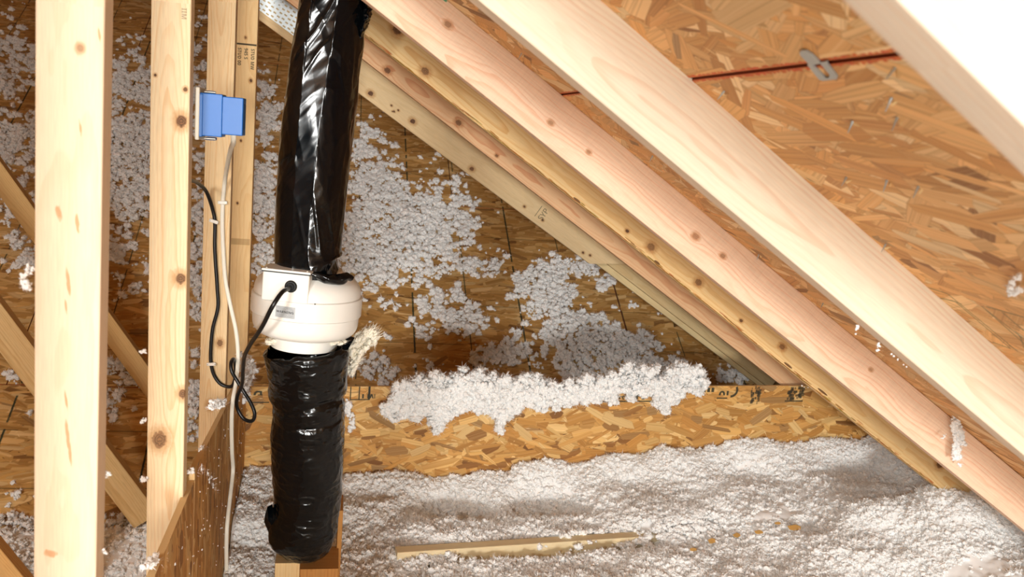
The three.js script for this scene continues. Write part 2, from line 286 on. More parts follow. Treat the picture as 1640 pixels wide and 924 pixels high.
rafter(zR(2), [[573, 1], [1630, 848]], 'pink fir rafter with straight close grain and a green end mark', { seed: 3, L: 2.2, early: [246, 212, 182], late: [232, 172, 134], ring: 0.0026, pith: [0.05, -0.16], HH: 512, saw: 0.012, contrast: 0.75, knots: [[0.22, 0.032, 0.0045, 0.6], [0.47, 0.052, 0.0035, 0.5], [0.56, 0.05, 0.003, 0.5], [0.83, 0.046, 0.005, 0.5], [0.9, 0.042, 0.004, 0.6], [1.32, 0.03, 0.003, 0.4], [0.06, 0.04, 0.004, 0.5]],
  marks: (x, a, b) => { x.fillStyle = 'rgba(40,140,96,0.75)'; x.fillRect(0.15 * a, 0.0 * b, 0.045 * a, 0.0045 * b); } }, { u0: -0.02, x0: -0.9, x1: 2.2, bow: 0.005 });
rafter(zR(3), [[580.6, 62], [1495, 780]], 'yellowish knotty rafter with a ragged brown waney lower edge', { seed: 4, L: 2.0, early: [238, 204, 146], late: [222, 170, 104], ring: 0.005, pith: [0.012, -0.05], HH: 512, knots: [[0.13, 0.03, 0.009, 0.9], [0.24, 0.066, 0.008, 0.8], [0.98, 0.06, 0.009, 0.7], [1.15, 0.055, 0.008, 0.75], [0.9, 0.066, 0.004, 1], [1.32, 0.064, 0.004, 0.9], [1.47, 0.05, 0.007, 0.7]],
  marks: (x, a, b) => { const R = rng(44); for (let i = 0; i < 420; i++) { const l = R() * 2.0, d = 0.0889 - 0.008 * R() * R() * (0.5 + hsh(Math.floor(l * 9), 3, 3)); x.fillStyle = `rgba(${[110 + 60 * R(), 66 + 40 * R(), 18 + 20 * R()].map(Math.round)},${0.25 + 0.5 * R()})`; x.beginPath(); x.ellipse(l * a, d * b, (0.006 + 0.014 * R()) * a, 0.0014 * b, 0, 0, 7); x.fill(); } for (const [l, d, r] of [[0.74, 0.084, 0.012], [1.02, 0.082, 0.01], [1.52, 0.08, 0.016], [1.66, 0.078, 0.02]]) { x.fillStyle = 'rgba(84,48,18,0.8)'; x.beginPath(); x.ellipse(l * a, d * b, r * a, 0.003 * b, 0, 0, 7); x.fill(); } } }, { u0: 0.0, x0: -0.9, x1: 1.95, bow: 0.006, cutB: 0.25, round: 0.004 });
rafter(zR(4), [[578, 96], [1249, 617]], 'narrow pinkish rafter standing on the low strand board wall', { seed: 5, L: 2.0, early: [238, 196, 150], late: [218, 150, 104], ring: 0.0042, pith: [0.01, -0.07], HH: 256, knots: [[0.17, 0.07, 0.008, 0.9], [0.44, 0.062, 0.008, 0.8], [0.6, 0.07, 0.004, 0.8]] }, { u0: 0.0, x0: -0.9, x1: 1.75, bow: 0.003 });
const ZE = 3.30;
rafter(ZE, [[573, 149], [990, 457]], 'greyish knotty rafter scab ending in a level cut', { seed: 6, L: 2.0, early: [236, 208, 160], late: [214, 176, 120], ring: 0.006, pith: [0.02, -0.1], contrast: 0.6, HH: 256, w: 0.14, knots: [[0.02, 0.11, 0.005, 0.9], [0.12, 0.115, 0.008, 1], [0.3, 0.105, 0.008, 1], [0.58, 0.116, 0.007, 0.9], [0.205, 0.105, 0.003, 1], [0.225, 0.117, 0.003, 1], [0.235, 0.104, 0.003, 1], [0.22, 0.12, 0.002, 1], [0.83, 0.112, 0.004, 0.9], [0.92, 0.112, 0.004, 0.9], [1.13, 0.12, 0.004, 1], [1.16, 0.112, 0.004, 1]],
  marks: (x, a, b) => { x.strokeStyle = 'rgba(60,56,36,0.8)'; x.lineWidth = 2; x.beginPath(); x.moveTo(0.885 * a, 0.07 * b); x.lineTo(0.885 * a, 0.118 * b); x.stroke(); x.save(); x.translate(0.92 * a, 0.118 * b); x.rotate(-1.57); x.scale(1, a / b); x.fillStyle = 'rgba(60,56,36,0.75)'; x.font = '22px sans-serif'; x.fillText('SYP', 0, 0); x.restore(); } }, { u0: 0.02, w: 0.14, x0: -0.75, x1: 1.07, cutB: -1.45 });
rafter(ZE + 0.0385, [[1021, 461], [1230, 621]], 'rafter in the dark gap below the pinkish rafter, behind the scab', { seed: 7, L: 2.0, early: [226, 198, 146], late: [206, 166, 110], contrast: 0.5, HH: 256 }, { u0: 0, x0: -0.75, x1: 1.85 });
rafter(ZE + 0.077, [[1006, 462], [1214, 618]], 'lowest pale rafter edge, against the sloping deck', { seed: 8, L: 2.0, early: [234, 210, 158], late: [214, 178, 122], contrast: 0.5, HH: 256 }, { u0: 0, x0: -0.75, x1: 1.85 });

// ---------------------------------------------------------------- studs (upright 2x3 webs), their brothers' diagonals and the joist in the insulation
function upright(name, zf, L0, L1, w, label, tex, o = {}) {
  const a = onZ(...L0, zf), b = onZ(...L1, zf), d = b.clone().sub(a).normalize(), wd = V(-d.y, d.x, 0); if (wd.x < 0) wd.negate();
  const A = a.clone().addScaledVector(d, ((o.y1 ?? a.y) - a.y) / d.y), B = a.clone().addScaledVector(d, ((o.y0 ?? b.y) - a.y) / d.y);
  for (const e of [A, B]) e.addScaledVector(wd, w / 2);
  const top = A.y;
  const m = woodMaterial({ w, t: 0.038, L: 1.2, ...tex });
  return add(new THREE.Mesh(stick(A, B, wd, w, 0.038, { u0: top - (tex.top ?? a.y), texL: tex.L ?? 1.2, segs: 4 }), m), name, label, 'stud', 'upright studs beside the low wall');
}
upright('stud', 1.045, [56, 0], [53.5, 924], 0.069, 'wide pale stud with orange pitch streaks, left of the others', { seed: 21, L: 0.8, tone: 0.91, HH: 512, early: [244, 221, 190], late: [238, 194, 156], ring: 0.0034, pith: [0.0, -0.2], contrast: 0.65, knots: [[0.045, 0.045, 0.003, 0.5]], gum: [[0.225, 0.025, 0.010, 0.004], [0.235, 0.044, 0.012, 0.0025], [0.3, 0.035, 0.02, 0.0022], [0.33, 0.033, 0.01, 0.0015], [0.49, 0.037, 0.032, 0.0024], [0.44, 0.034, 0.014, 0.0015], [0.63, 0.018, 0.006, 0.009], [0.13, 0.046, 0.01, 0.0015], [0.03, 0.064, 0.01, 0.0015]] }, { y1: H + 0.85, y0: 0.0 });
upright('stud', 1.655, [242, 0], [234, 880], 0.0655, 'pale stud with a large dark knot near the top of the low wall', { seed: 22, L: 1.2, HH: 512, early: [246, 224, 184], late: [234, 190, 138], ring: 0.005, pith: [0.005, -0.04], contrast: 0.7, wander: 1.5, knots: [[0.2, 0.052, 0.0085, 0.9], [0.482, 0.055, 0.008, 0.85], [0.79, 0.022, 0.012, 0.8], [0.7, 0.062, 0.007, 0.85], [0.145, 0.058, 0.003, 0.9], [0.125, 0.008, 0.002, 1]],
  marks: (x, a, b) => { x.save(); x.translate(0.012 * a, 0.05 * b); x.scale(1, -b / a); x.fillStyle = 'rgba(90,80,60,0.45)'; x.font = 'bold 20px sans-serif'; x.fillText('IIM', -8, 0); x.restore(); } }, { y1: H + 1.0, y0: 0.0 });
upright('stud', 2.4, [333.5, 0], [318, 680], 0.0675, 'stud the black cord is stapled to', { seed: 23, L: 1.4, HH: 256, early: [244, 214, 166], late: [230, 182, 126], ring: 0.0048, pith: [0.0, -0.035], contrast: 0.75, wander: 1.3, knots: [[0.885, 0.05, 0.007, 0.8], [1.06, 0.03, 0.008, 0.7]] }, { y1: H + 0.85, y0: 0.0 });
upright('stud', 2.95, [379, 0], [367, 430], 0.0655, 'far stud with a black grade stamp', { seed: 24, L: 1.6, HH: 256, early: [240, 206, 150], late: [222, 172, 112], ring: 0.0035, pith: [0.03, -0.12], contrast: 0.6, knots: [[0.24, 0.05, 0.004, 1], [0.11, 0.03, 0.003, 0.8], [0.43, 0.025, 0.003, 1], [0.63, 0.02, 0.003, 1]],
  marks: (x, a, b) => { x.fillStyle = 'rgba(40,34,20,0.85)'; x.fillRect(0.128 * a, 0.004 * b, 0.005 * a, 0.06 * b); for (let i = 0; i < 3; i++) { x.save(); x.translate((0.142 + 0) * a, (0.008 + i * 0.02) * b); x.scale(1, -b / a); x.fillStyle = 'rgba(50,42,26,0.85)'; x.font = 'bold 18px sans-serif'; x.fillText(['STUD 00', '945 S', 'STUD MW'][i], 0, 0); x.restore(); } x.fillStyle = 'rgba(120,90,50,0.35)'; x.fillRect(0.745 * a, 0.002 * b, 0.02 * a, 0.06 * b); } }, { y1: H + 0.85, y0: 0.0 });
{ // the row of studs goes on behind the camera and shades the deck on its far side
  const src = scene.children.find((o) => o.name === 'stud_001');
  for (let k = 2; k < 10; k++) { const c = src.clone(); c.name = numbered('stud'); c.userData = { label: 'stud of the same row standing behind the camera', category: 'stud', group: 'studs of the row behind the camera' }; c.position.z = 0.6096 * k; scene.add(c); }
}
function diagonal(zf, U0, U1, w, label, tex, x0, x1) {
  const a = onZ(...U0, zf), b = onZ(...U1, zf), d = b.clone().sub(a).normalize(), wd = V(d.y, -d.x, 0); // towards lower left
  if (wd.y > 0) wd.negate();
  const A = a.clone().addScaledVector(d, (x0 - a.x) / d.x).addScaledVector(wd, w / 2), B = a.clone().addScaledVector(d, (x1 - a.x) / d.x).addScaledVector(wd, w / 2);
  return add(new THREE.Mesh(stick(A, B, wd, w, 0.038, { texL: 1.8, segs: 4 }), woodMaterial({ w, t: 0.038, L: 1.8, W: 1024, HH: 128, ...tex })), 'diagonal_brace', label, 'brace', 'diagonal braces behind the studs');
}
diagonal(3.30, [0, 258.6], [240, 591], 0.07, 'upper diagonal brace behind the pale wide stud', { seed: 31, early: [226, 190, 128], late: [206, 160, 98] }, -2.0, -0.56);
diagonal(2.70, [0, 485], [236, 800], 0.085, 'lower diagonal brace with two nail holes, ending in the insulation', { seed: 32, early: [230, 196, 138], late: [210, 166, 104], knots: [[1.43, 0.06, 0.006, 0.9], [1.39, 0.05, 0.005, 0.9], [1.13, 0.03, 0.008, 0.7]] }, -2.0, -0.50);
diagonal(2.10, [0, 879], [37, 924], 0.085, 'diagonal brace passing low behind the foot of the wide stud', { seed: 33, early: [226, 182, 116], late: [206, 150, 86] }, -2.0, -0.45);
{
  const a = onY(716, 880, H - 1.165), b = onY(1285, 843, H - 1.165), d = b.clone().sub(a);
  a.addScaledVector(d, -0.12); b.addScaledVector(d, 0.25);
  const m = woodMaterial({ w: 0.089, t: 0.038, L: 1.6, W: 1024, HH: 128, seed: 41, early: [250, 232, 190], late: [240, 204, 146], ring: 0.004, contrast: 0.6 });
  a.y -= 0.0445; b.y -= 0.0445;
  add(new THREE.Mesh(stick(a, b, V(0, -1, 0), 0.089, 0.038, { segs: 3 }), m), 'ceiling_joist', 'pale joist edge showing through the floor insulation', 'joist');
}

// ---------------------------------------------------------------- low wall in two sheets beside the studs, and the low board across the back
const BZ = 2.765;
{
  const [c] = osbCanvas(1024, 512, 800, 23, PALB, Math.PI / 2, 0.7, 5, 0.2);
  const map = texOf(c); map.flipY = false;
  const m = std({ map, roughness: 0.75 }), uv = (z, y) => [z / 1.28, y / 0.64];
  const X = -0.254, at = (z, y, o) => V(X - o, y, -z);
  const topAt = (p, q) => { const P = onX(p, q, -0.266); return [-P.z, P.y]; };
  const n0 = topAt(240, 907), n1 = topAt(293, 786), f0 = topAt(308, 740), f1 = topAt(367, 627);
  const sl = (a, b, z) => a[1] + (b[1] - a[1]) * (z - a[0]) / (b[0] - a[0]);
  add(slab([[0.7, 0.02], [1.735, 0.02], [1.735, n1[1] - 0.004], [0.7, n0[1]]], at, 0.0125, uv, [m, rawEdge]), 'strand_board_sheet', 'strand board sheet of the low wall, beside the knotty pale stud', 'board');
  add(slab([[1.739, 0.02], [BZ, 0.02], [BZ, sl(f0, f1, BZ)], [1.739, sl(f0, f1, 1.739)]], at, 0.011, (z, y) => [z / 1.28 + 0.37, y / 0.64 + 0.2], [m, rawEdge]), 'strand_board_sheet', 'strand board sheet of the low wall the white cable hangs down', 'board');
}
{
  const px = 900, W = 2048, Hh = 512, X0 = -0.3;
  const [c, x] = osbCanvas(W, Hh, px, 37, PALB, 0, 0.9, 6, 0.35);
  const yT = (xx) => { const a = onZ(560, 619, BZ), b = onZ(1270, 618, BZ); return a.y + (b.y - a.y) * (xx - a.x) / (b.x - a.x); };
  const X = (p) => (onZ(p, 620, BZ).x - X0) * px, Y = (mm) => mm / 1000 * px;
  // cut-off print along the top edge: boxed half letters, bars and a rule
  x.strokeStyle = x.fillStyle = 'rgba(34,36,24,0.85)'; x.lineWidth = 3;
  const half = (t, p, w, hgt, size) => { x.save(); x.beginPath(); x.rect(X(p), Y(4), w, Y(hgt)); x.clip(); x.font = `bold ${size}px sans-serif`; x.translate(X(p), Y(hgt) - 4); x.scale(1, -1); x.fillText(t, 0, size * 0.15); x.restore(); };
  x.strokeRect(X(562), -10, X(576) - X(562), Y(44) + 10); x.strokeRect(X(576), -10, X(592) - X(576), Y(44) + 10); half('TM', 577, 44, 36, 34); x.lineWidth = 6; x.beginPath(); x.moveTo(X(592), 0); x.lineTo(X(592), Y(44)); x.stroke(); x.lineWidth = 3;
  half('G', 405, 40, 24, 40); x.fillRect(X(404), Y(50), X(432) - X(404), 3);
  for (const p of [829, 833, 837, 955, 959, 964, 968]) x.fillRect(X(p), Y(8), 6, Y(40));
  half('SIZED', 985, 60, 44, 26); half('B', 1016, 60, 44, 64); half('D', 1062, 50, 40, 60); x.fillRect(X(960), Y(52), X(1092) - X(960), 4); x.fillRect(X(830), Y(52), X(950) - X(830), 3);
  for (let i = 0; i < 4; i++) x.fillRect(X(1120) + i * 14, Y(6), 9, Y(16));
  half('0l', 1152, 60, 30, 44); x.lineWidth = 7; x.beginPath(); x.arc(X(1172), Y(16), Y(22), -0.6, 1.6); x.stroke(); x.fillRect(X(1150), Y(42), Y(40), 4);
  x.fillStyle = 'rgba(38,34,18,0.6)'; for (let i = 0; i < 40; i++) x.fillRect(X(1203) + hsh(i, 1, 3) * Y(36), hsh(i, 2, 3) * Y(56), Y(3 + 8 * hsh(i, 3, 3)), Y(4 + 10 * hsh(i, 4, 3)));
  for (let i = 0; i < 46; i++) x.fillRect(X(1262) + hsh(i, 5, 3) * Y(56), hsh(i, 6, 3) * Y(44), Y(4 + 10 * hsh(i, 7, 3)), Y(4 + 9 * hsh(i, 8, 3)));
  x.fillStyle = 'rgba(38,34,18,0.8)'; x.fillRect(X(1260), Y(54), Y(70), 4);
  const map = texOf(c); map.flipY = false;
  const m = std({ map, roughness: 0.7 });
  add(slab([[-0.254, 0.02], [2.02, 0.02], [2.02, yT(2.02)], [-0.254, yT(-0.254)]].reverse(), (a, y, o) => V(a, y, -BZ - o), 0.011, (a, y) => [(a - X0) * px / W, (yT(a) - y) * px / Hh], [m, rawEdge]), 'strand_board_wall', 'low strand board wall across the back with cut-off black print', 'board');
}

// ---------------------------------------------------------------- loose-fill insulation
const fluff = phys({ color: 0xf9f8f6, roughness: 1, specularIntensity: 0.3, sheen: 1, sheenColor: new THREE.Color(1, 1, 1), sheenRoughness: 0.9 });
function tuftGeo(seed, blobs = 9, detail = 2, fibres = 26) {
  const R = rng(seed), gs = [];
  for (let b = 0; b < blobs; b++) {
    const g = mergeVertices(new THREE.IcosahedronGeometry(1, detail).deleteAttribute('uv').deleteAttribute('normal'), 1e-4), p = g.attributes.position, s = seed * 3.7 + b * 9.1, far = 0.62 * Math.cbrt(R()) * (b ? 1 : 0);
    const c = V(R() - 0.5, (R() - 0.5) * 0.8, R() - 0.5).normalize().multiplyScalar(far), rad = b ? 0.22 + 0.3 * R() : 0.55;
    for (let i = 0; i < p.count; i++) { const v = V(p.getX(i), p.getY(i), p.getZ(i)), k = 0.85 + 0.7 * fbm(v.x * 1.7 + s, v.y * 1.7, v.z * 1.7, 2) + 0.3 * Math.abs(n3(v.x * 3.3 + s, v.y * 3.3, v.z * 3.3)); v.multiplyScalar(Math.max(0.25, k) * rad).add(c); p.setXYZ(i, v.x, v.y, v.z); }
    g.computeVertexNormals(); gs.push(g);
  }
  const P = [], I = [];
  for (let f = 0; f < fibres; f++) {
    const a = V(R() - 0.5, R() - 0.4, R() - 0.5).normalize(), side = V(R() - 0.5, R() - 0.5, R() - 0.5).cross(a).normalize(), curl = V(R() - 0.5, R() - 0.5, R() - 0.5), len = 0.6 + 0.8 * R(), wd = 0.03 + 0.05 * R();
    let at = a.clone().multiplyScalar(0.4), d = a.clone(); const b = P.length / 3;
    for (let k = 0; k <= 3; k++) { const w = wd * (1 - k / 3.2); P.push(at.x + side.x * w, at.y + side.y * w, at.z + side.z * w, at.x - side.x * w, at.y - side.y * w, at.z - side.z * w); d.addScaledVector(curl, 0.55).normalize(); at = at.clone().addScaledVector(d, len / 3); }
    for (let k = 0; k < 3; k++) { const q = b + 2 * k; I.push(q, q + 1, q + 2, q + 1, q + 3, q + 2); }
  }
  const h = new THREE.BufferGeometry(); h.setAttribute('position', new THREE.Float32BufferAttribute(P, 3)); h.setIndex(I); h.computeVertexNormals(); gs.push(h);
  return mergeGeometries(gs);
}
const TUFTS = [1, 2, 3, 4, 5, 6, 7, 8].map((s) => tuftGeo(s * 13 + 5));
function scatter(name, list, label, parent) {        // list of [x, y, z, radius]; several tuft shapes, one object
  const o = new THREE.Group(); o.userData.kind = 'stuff';
  const R = rng(list.length + 7), by = TUFTS.map(() => []);
  list.forEach((t) => by[Math.floor(R() * TUFTS.length)].push(t));
  const M = new THREE.Matrix4(), q = new THREE.Quaternion(), e = new THREE.Euler();
  by.forEach((l, k) => {
    if (!l.length) return;
    const im = new THREE.InstancedMesh(TUFTS[k], fluff, l.length); im.name = 'tufts'; im.userData.kind = 'stuff';
    l.forEach((t, i) => { e.set((R() - 0.5) * 1.6, R() * 6.3, (R() - 0.5) * 1.6); q.setFromEuler(e); const s = t[3]; M.compose(V(t[0], t[1], t[2]), q, V(s * (0.8 + 0.5 * R()), s * (0.7 + 0.4 * R()), s * (0.8 + 0.5 * R()))); im.setMatrixAt(i, M); });
    o.add(im);
  });
  return add(o, name, label, 'insulation', undefined, parent ?? scene);
}
// floor bed: control points (x, z, y below the eye)
const bed = [[0.08, 2.76, -1.14], [0.37, 2.76, -1.147], [0.25, 2.76, -1.12], [0.55, 2.76, -1.135], [0.69, 2.76, -1.085], [1.02, 2.76, -1.055], [1.2, 2.76, -1.03], [1.48, 2.76, -1.0], [1.85, 2.76, -0.985], [-0.15, 2.7, -1.12],
  [0.1, 2.62, -1.17], [0.4, 2.6, -1.225], [0.7, 2.6, -1.2], [1.0, 2.6, -1.13], [1.4, 2.6, -1.09], [1.8, 2.55, -1.06],
  [0.08, 2.42, -1.19], [0.37, 2.42, -1.165], [0.71, 2.43, -1.16], [1.1, 2.45, -1.115], [1.4, 2.4, -1.09], [1.75, 2.35, -1.04],
  [0.36, 2.3, -1.185], [0.6, 2.3, -1.185], [0.9, 2.3, -1.175], [1.2, 2.3, -1.165], [1.4, 2.3, -1.12], [1.7, 2.22, -1.0], [1.84, 2.2, -0.945], [1.95, 2.2, -0.95], [2.1, 2.2, -0.97], [2.1, 2.7, -0.95],
  [0.1, 2.2, -1.19], [0.36, 2.18, -1.19], [0.8, 2.18, -1.185], [1.2, 2.18, -1.17], [1.6, 2.15, -1.1], [0.36, 2.0, -1.2], [0.9, 2.0, -1.2], [1.5, 2.0, -1.16], [2.0, 2.0, -1.06], [0.5, 1.5, -1.22], [1.4, 1.5, -1.2], [2.2, 1.4, -1.1], [0.4, 0.6, -1.22], [1.8, 0.6, -1.15],
  [-0.2, 2.5, -1.14], [-0.2, 2.35, -1.2], [-0.2, 2.2, -1.22], [-0.05, 2.1, -1.24], [-0.2, 1.9, -1.26], [-0.1, 1.5, -1.26], [0.0, 0.8, -1.25]];
const roofY = (x) => H + (H0 - Math.sin(TH) * x) / Math.cos(TH);
const bedY = (x, z) => Math.min(bedRaw(x, z), roofY(x) - 0.03), bedRaw = (x, z) => { let s = 0, w = 0; for (const [a, b, y] of bed) { const d = (x - a) ** 2 + 1.6 * (z - b) ** 2, k = 1 / (d * d + 2e-5); s += k * y; w += k; } return H + s / w + 0.014 * fbm(x * 9, z * 9, 3, 2) + 0.010 * (Math.abs(n3(x * 19, z * 19, 8)) + 0.6 * Math.abs(n3(x * 43, z * 43, 4)) - 0.5); };
// left of the low wall the bed lies lower
const bedL = (x, z) => H - 1.30 + 0.07 * fbm(x * 4 + 3, z * 4, 1, 3) + 0.10 * Math.exp(-((x + 0.36) ** 2) / 0.02) * sm(1.4, 2.0, z) - 0.05 * sm(2.3, 2.9, z);
function bedMesh(x0, x1, z0, z1, fn, nx, nz) {
  const P = [], I = []; for (let j = 0; j <= nz; j++) for (let i = 0; i <= nx; i++) { const x = mix(x0, x1, i / nx), z = mix(z0, z1, j / nz); P.push(x, fn(x, z) - 0.002, -z); }
  for (let j = 0; j < nz; j++) for (let i = 0; i < nx; i++) { const a = j * (nx + 1) + i; I.push(a, a + 1, a + nx + 1, a + 1, a + nx + 2, a + nx + 1); }
  const g = new THREE.BufferGeometry(); g.setAttribute('position', new THREE.Float32BufferAttribute(P, 3)); g.setIndex(I); g.computeVertexNormals(); return g;
}
{
  const R = rng(91), list = [];
  const jA = onY(716, 880, H - 1.165), jB = onY(1285, 843, H - 1.165);
  for (let i = 0; i < 52000; i++) {
    const x = -0.245 + 2.45 * R(), z = i < 46000 ? 1.98 + 0.775 * R() : 0.6 + 1.4 * R(), y = bedY(x, z);
    const ux = (x - jA.x) / (jB.x - jA.x), dz = z - mix(-jA.z, -jB.z, ux), bare = ux > 0.02 && ux < 1.02 && dz > -0.05 && dz < 0.045 && n3(x * 11, z * 14, 2) + 0.5 * n3(x * 30, z * 30, 4) > (ux < 0.55 ? -0.55 : 0.4);
    if (bare && R() < 0.97) continue;
    const r = 0.004 + 0.011 * R() ** 3; list.push([x, y + 0.003 * (R() - 0.7), -z, r]);
  }
  const o = scatter('loose_insulation', list, 'white loose-fill insulation covering the attic floor');
  const b = new THREE.Mesh(bedMesh(-0.252, 2.44, 0.5, 2.76, (x, z) => {
    const ux = (x - jA.x) / (jB.x - jA.x), dz = z - mix(-jA.z, -jB.z, ux); return bedY(x, z) - (ux > -0.05 && ux < 0.75 ? 0.03 * Math.exp(-((dz + 0.0) ** 2) / 0.002) : 0);
  }, 420, 330), fluff); b.userData.kind = 'stuff'; add(b, 'bed', undefined, undefined, undefined, o);
}
{
  const R = rng(92), list = [];
  for (let i = 0; i < 9000; i++) { const x = -1.6 + 1.32 * R(), z = 1.2 + 1.7 * R(); const y = bedL(x, z); if (y < deckPt(x, (z - DZ) / Math.cos(PH)).y) continue; list.push([x, y + 0.014 * (R() - 0.5), -z, 0.005 + 0.012 * R() * R()]); }
  const o = scatter('loose_insulation', list, 'white loose-fill insulation low between the wide stud and the knotty stud');
  const b = new THREE.Mesh(bedMesh(-1.9, -0.268, 0.6, 2.75, bedL, 90, 120), fluff); b.userData.kind = 'stuff'; add(b, 'bed', undefined, undefined, undefined, o);
}
// drifts lying on the sloping deck: blobs given as px, py, rx, ry, density
{
  const blobs = [[640, 370, 95, 75, 1.1], [590, 420, 60, 40, 1.1], [700, 345, 60, 25, 0.8], [600, 300, 55, 45, 0.85], [590, 240, 40, 40, 0.6], [640, 290, 70, 30, 0.4], [720, 300, 50, 30, 0.3], [720, 420, 50, 22, 0.6], [770, 425, 70, 16, 0.7], [765, 395, 40, 16, 0.55], [690, 480, 28, 26, 0.7], [735, 515, 28, 28, 0.75], [735, 500, 60, 60, 0.3], [660, 540, 60, 60, 0.35], [620, 470, 40, 60, 0.4], [600, 590, 30, 22, 0.9], [640, 500, 60, 30, 0.3],
    [870, 450, 36, 30, 1.1], [890, 490, 40, 30, 1.1], [920, 530, 50, 30, 1.2], [970, 555, 60, 28, 1.2], [930, 580, 60, 24, 1.2], [1020, 575, 60, 24, 1.0], [1090, 600, 40, 14, 0.8], [1160, 606, 40, 12, 0.9], [940, 432, 28, 16, 0.9], [965, 452, 18, 14, 0.8], [830, 565, 70, 18, 0.7], [800, 580, 60, 18, 0.6], [1030, 500, 60, 30, 0.3], [860, 520, 40, 40, 0.35], [780, 560, 40, 30, 0.35],
    [205, 140, 60, 55, 0.6], [205, 240, 60, 90, 0.85], [210, 330, 50, 60, 0.7], [20, 120, 60, 80, 0.6], [20, 240, 60, 70, 0.7], [25, 380, 50, 60, 0.5], [190, 420, 60, 40, 0.55], [320, 160, 30, 100, 0.55], [318, 400, 20, 200, 0.7], [425, 180, 25, 60, 0.6], [425, 330, 30, 120, 0.8], [190, 600, 50, 60, 0.5], [25, 610, 40, 50, 0.45], [20, 810, 40, 16, 0.5], [40, 780, 30, 10, 0.4], [215, 480, 30, 30, 0.5], [310, 640, 12, 60, 0.8]];
  const R = rng(93), list = [];
  for (let i = 0; i < 230000; i++) {
    const x = -2.6 + 4.6 * R(), s = -1.1 + 3.9 * R(), P = deckPt(x, s), [a, b] = project(P); if (a < -60 || a > 1300 || b < -60 || b > 900) continue;
    let d = 0; for (const [bx, by, rx, ry, w] of blobs) { const u = ((a - bx) / rx) ** 2 + ((b - by) / ry) ** 2; if (u < 6) d = Math.max(d, w * Math.exp(-u * 0.75)) ; }
    const nn = 0.5 + 0.75 * fbm(x * 13, s * 13, 4, 3) + 0.35 * n3(x * 45, s * 45, 6);
    if (d * 1.05 + nn * 0.8 < 0.90) { if (!(d > 0.12 && R() < 0.004)) continue; }
    else if (R() > 0.72) continue;
    const r = 0.005 + 0.013 * R() ** 2.5, Q = deckPt(x, s, r * 0.5 + 0.03 * Math.max(0, d - 0.5) * R()); list.push([Q.x, Q.y, Q.z, r]);
  }
  scatter('insulation_drift', list, 'patchy drift of white insulation lying on the sloping deck');
}
const inside = (poly, a, b) => { let c = false; for (let i = 0, j = poly.length - 1; i < poly.length; j = i++) { const [x1, y1] = poly[i], [x2, y2] = poly[j]; if ((y1 > b) !== (y2 > b) && a < (x2 - x1) * (b - y1) / (y2 - y1) + x1) c = !c; } return c; };
{ // the heap hanging over the low wall
  const poly = [[612, 650], [628, 622], [650, 606], [700, 602], [760, 595], [800, 600], [850, 606], [905, 611], [950, 606], [980, 600], [1005, 590], [1035, 588], [1060, 602], [1085, 590], [1102, 577], [1120, 592], [1133, 612], [1118, 632], [1090, 632], [1073, 655], [1052, 640], [1020, 632], [990, 634], [960, 640], [930, 644], [890, 652], [860, 646], [826, 656], [808, 676], [806, 697], [800, 675], [780, 655], [740, 660], [720, 672], [694, 690], [684, 664], [650, 662], [620, 672]];
  const R = rng(94), list = [];
  for (let i = 0; i < 20000; i++) {
    const a = 605 + 535 * R(), b = 570 + 135 * R(); if (!inside(poly, a + 8 * n3(a / 12, b / 12, 3), b + 10 * n3(a / 10, b / 14, 9))) continue;
    const z = b > 621 ? BZ - 0.006 - 0.035 * R() : BZ + 0.06 - 0.1 * R(); const P = onZ(a, b, z); list.push([P.x, P.y, P.z, 0.005 + 0.014 * R() ** 2.5]);
  }
  scatter('insulation_heap', list, 'long heap of white insulation hanging over the low strand board wall');
}
function tuft(pts, z, r, label, plane, n = 40) {      // a small clinging tuft along a pixel path, one mesh
  const R = rng(Math.round(pts[0][0] * 7 + pts[0][1])), gs = [];
  for (let i = 0; i < n; i++) {
    const f = R() * (pts.length - 1), k = Math.min(pts.length - 2, Math.floor(f)), u = f - k, w = mix(pts[k][2] ?? 4, pts[k + 1][2] ?? 4, u);
    const P = plane(mix(pts[k][0], pts[k + 1][0], u) + (R() - 0.5) * 2 * w, mix(pts[k][1], pts[k + 1][1], u) + (R() - 0.5) * 2 * w, z);
    const g = SMALL[i % SMALL.length].clone(), s = r * (0.5 + R()); g.scale(s, s, s); g.rotateX(R() * 6); g.rotateY(R() * 6); g.translate(P.x, P.y, P.z + r * (R() - 0.2)); gs.push(g);
  }
  return add(new THREE.Mesh(mergeGeometries(gs), fluff), 'insulation_tuft', label, 'insulation', 'stray tufts of insulation');
}
const SMALL = [1, 2, 3].map((s) => tuftGeo(s * 31, 4, 1, 14));
const onRoof = (x, y, off) => onPlane(x, y, RN, H0 - off);
tuft([[52, 428, 5], [34, 445, 7], [48, 466, 4]], 1.05, 0.0036, 'ragged white tuft clinging to the edge of the wide stud', onZ, 26);
tuft([[1636, 440, 3], [1618, 452, 6], [1619, 470, 4], [1634, 462, 5]], 0.006, 0.003, 'white tuft stuck to the roof panel beside the pen scribble', onRoof, 34);
tuft([[1530, 660, 4], [1532, 690, 8], [1536, 705, 9], [1529, 725, 5], [1532, 738, 6]], 1.555, 0.006, 'long shred of white insulation hanging across the pink rafter', onZ, 130);
tuft([[1516, 693, 2], [1508, 703, 1]], 1.555, 0.0025, 'thin side shred beside the long hanging shred', onZ, 8);
tuft([[1373, 520, 2], [1370, 536, 1]], 1.02, 0.0016, 'tiny white drip on the lower edge of the wavy-grained rafter', onZ, 8);
tuft([[1408, 548, 2], [1405, 564, 2]], 1.02, 0.0018, 'small white drip beside the tiny drip on the wavy-grained rafter', onZ, 9);
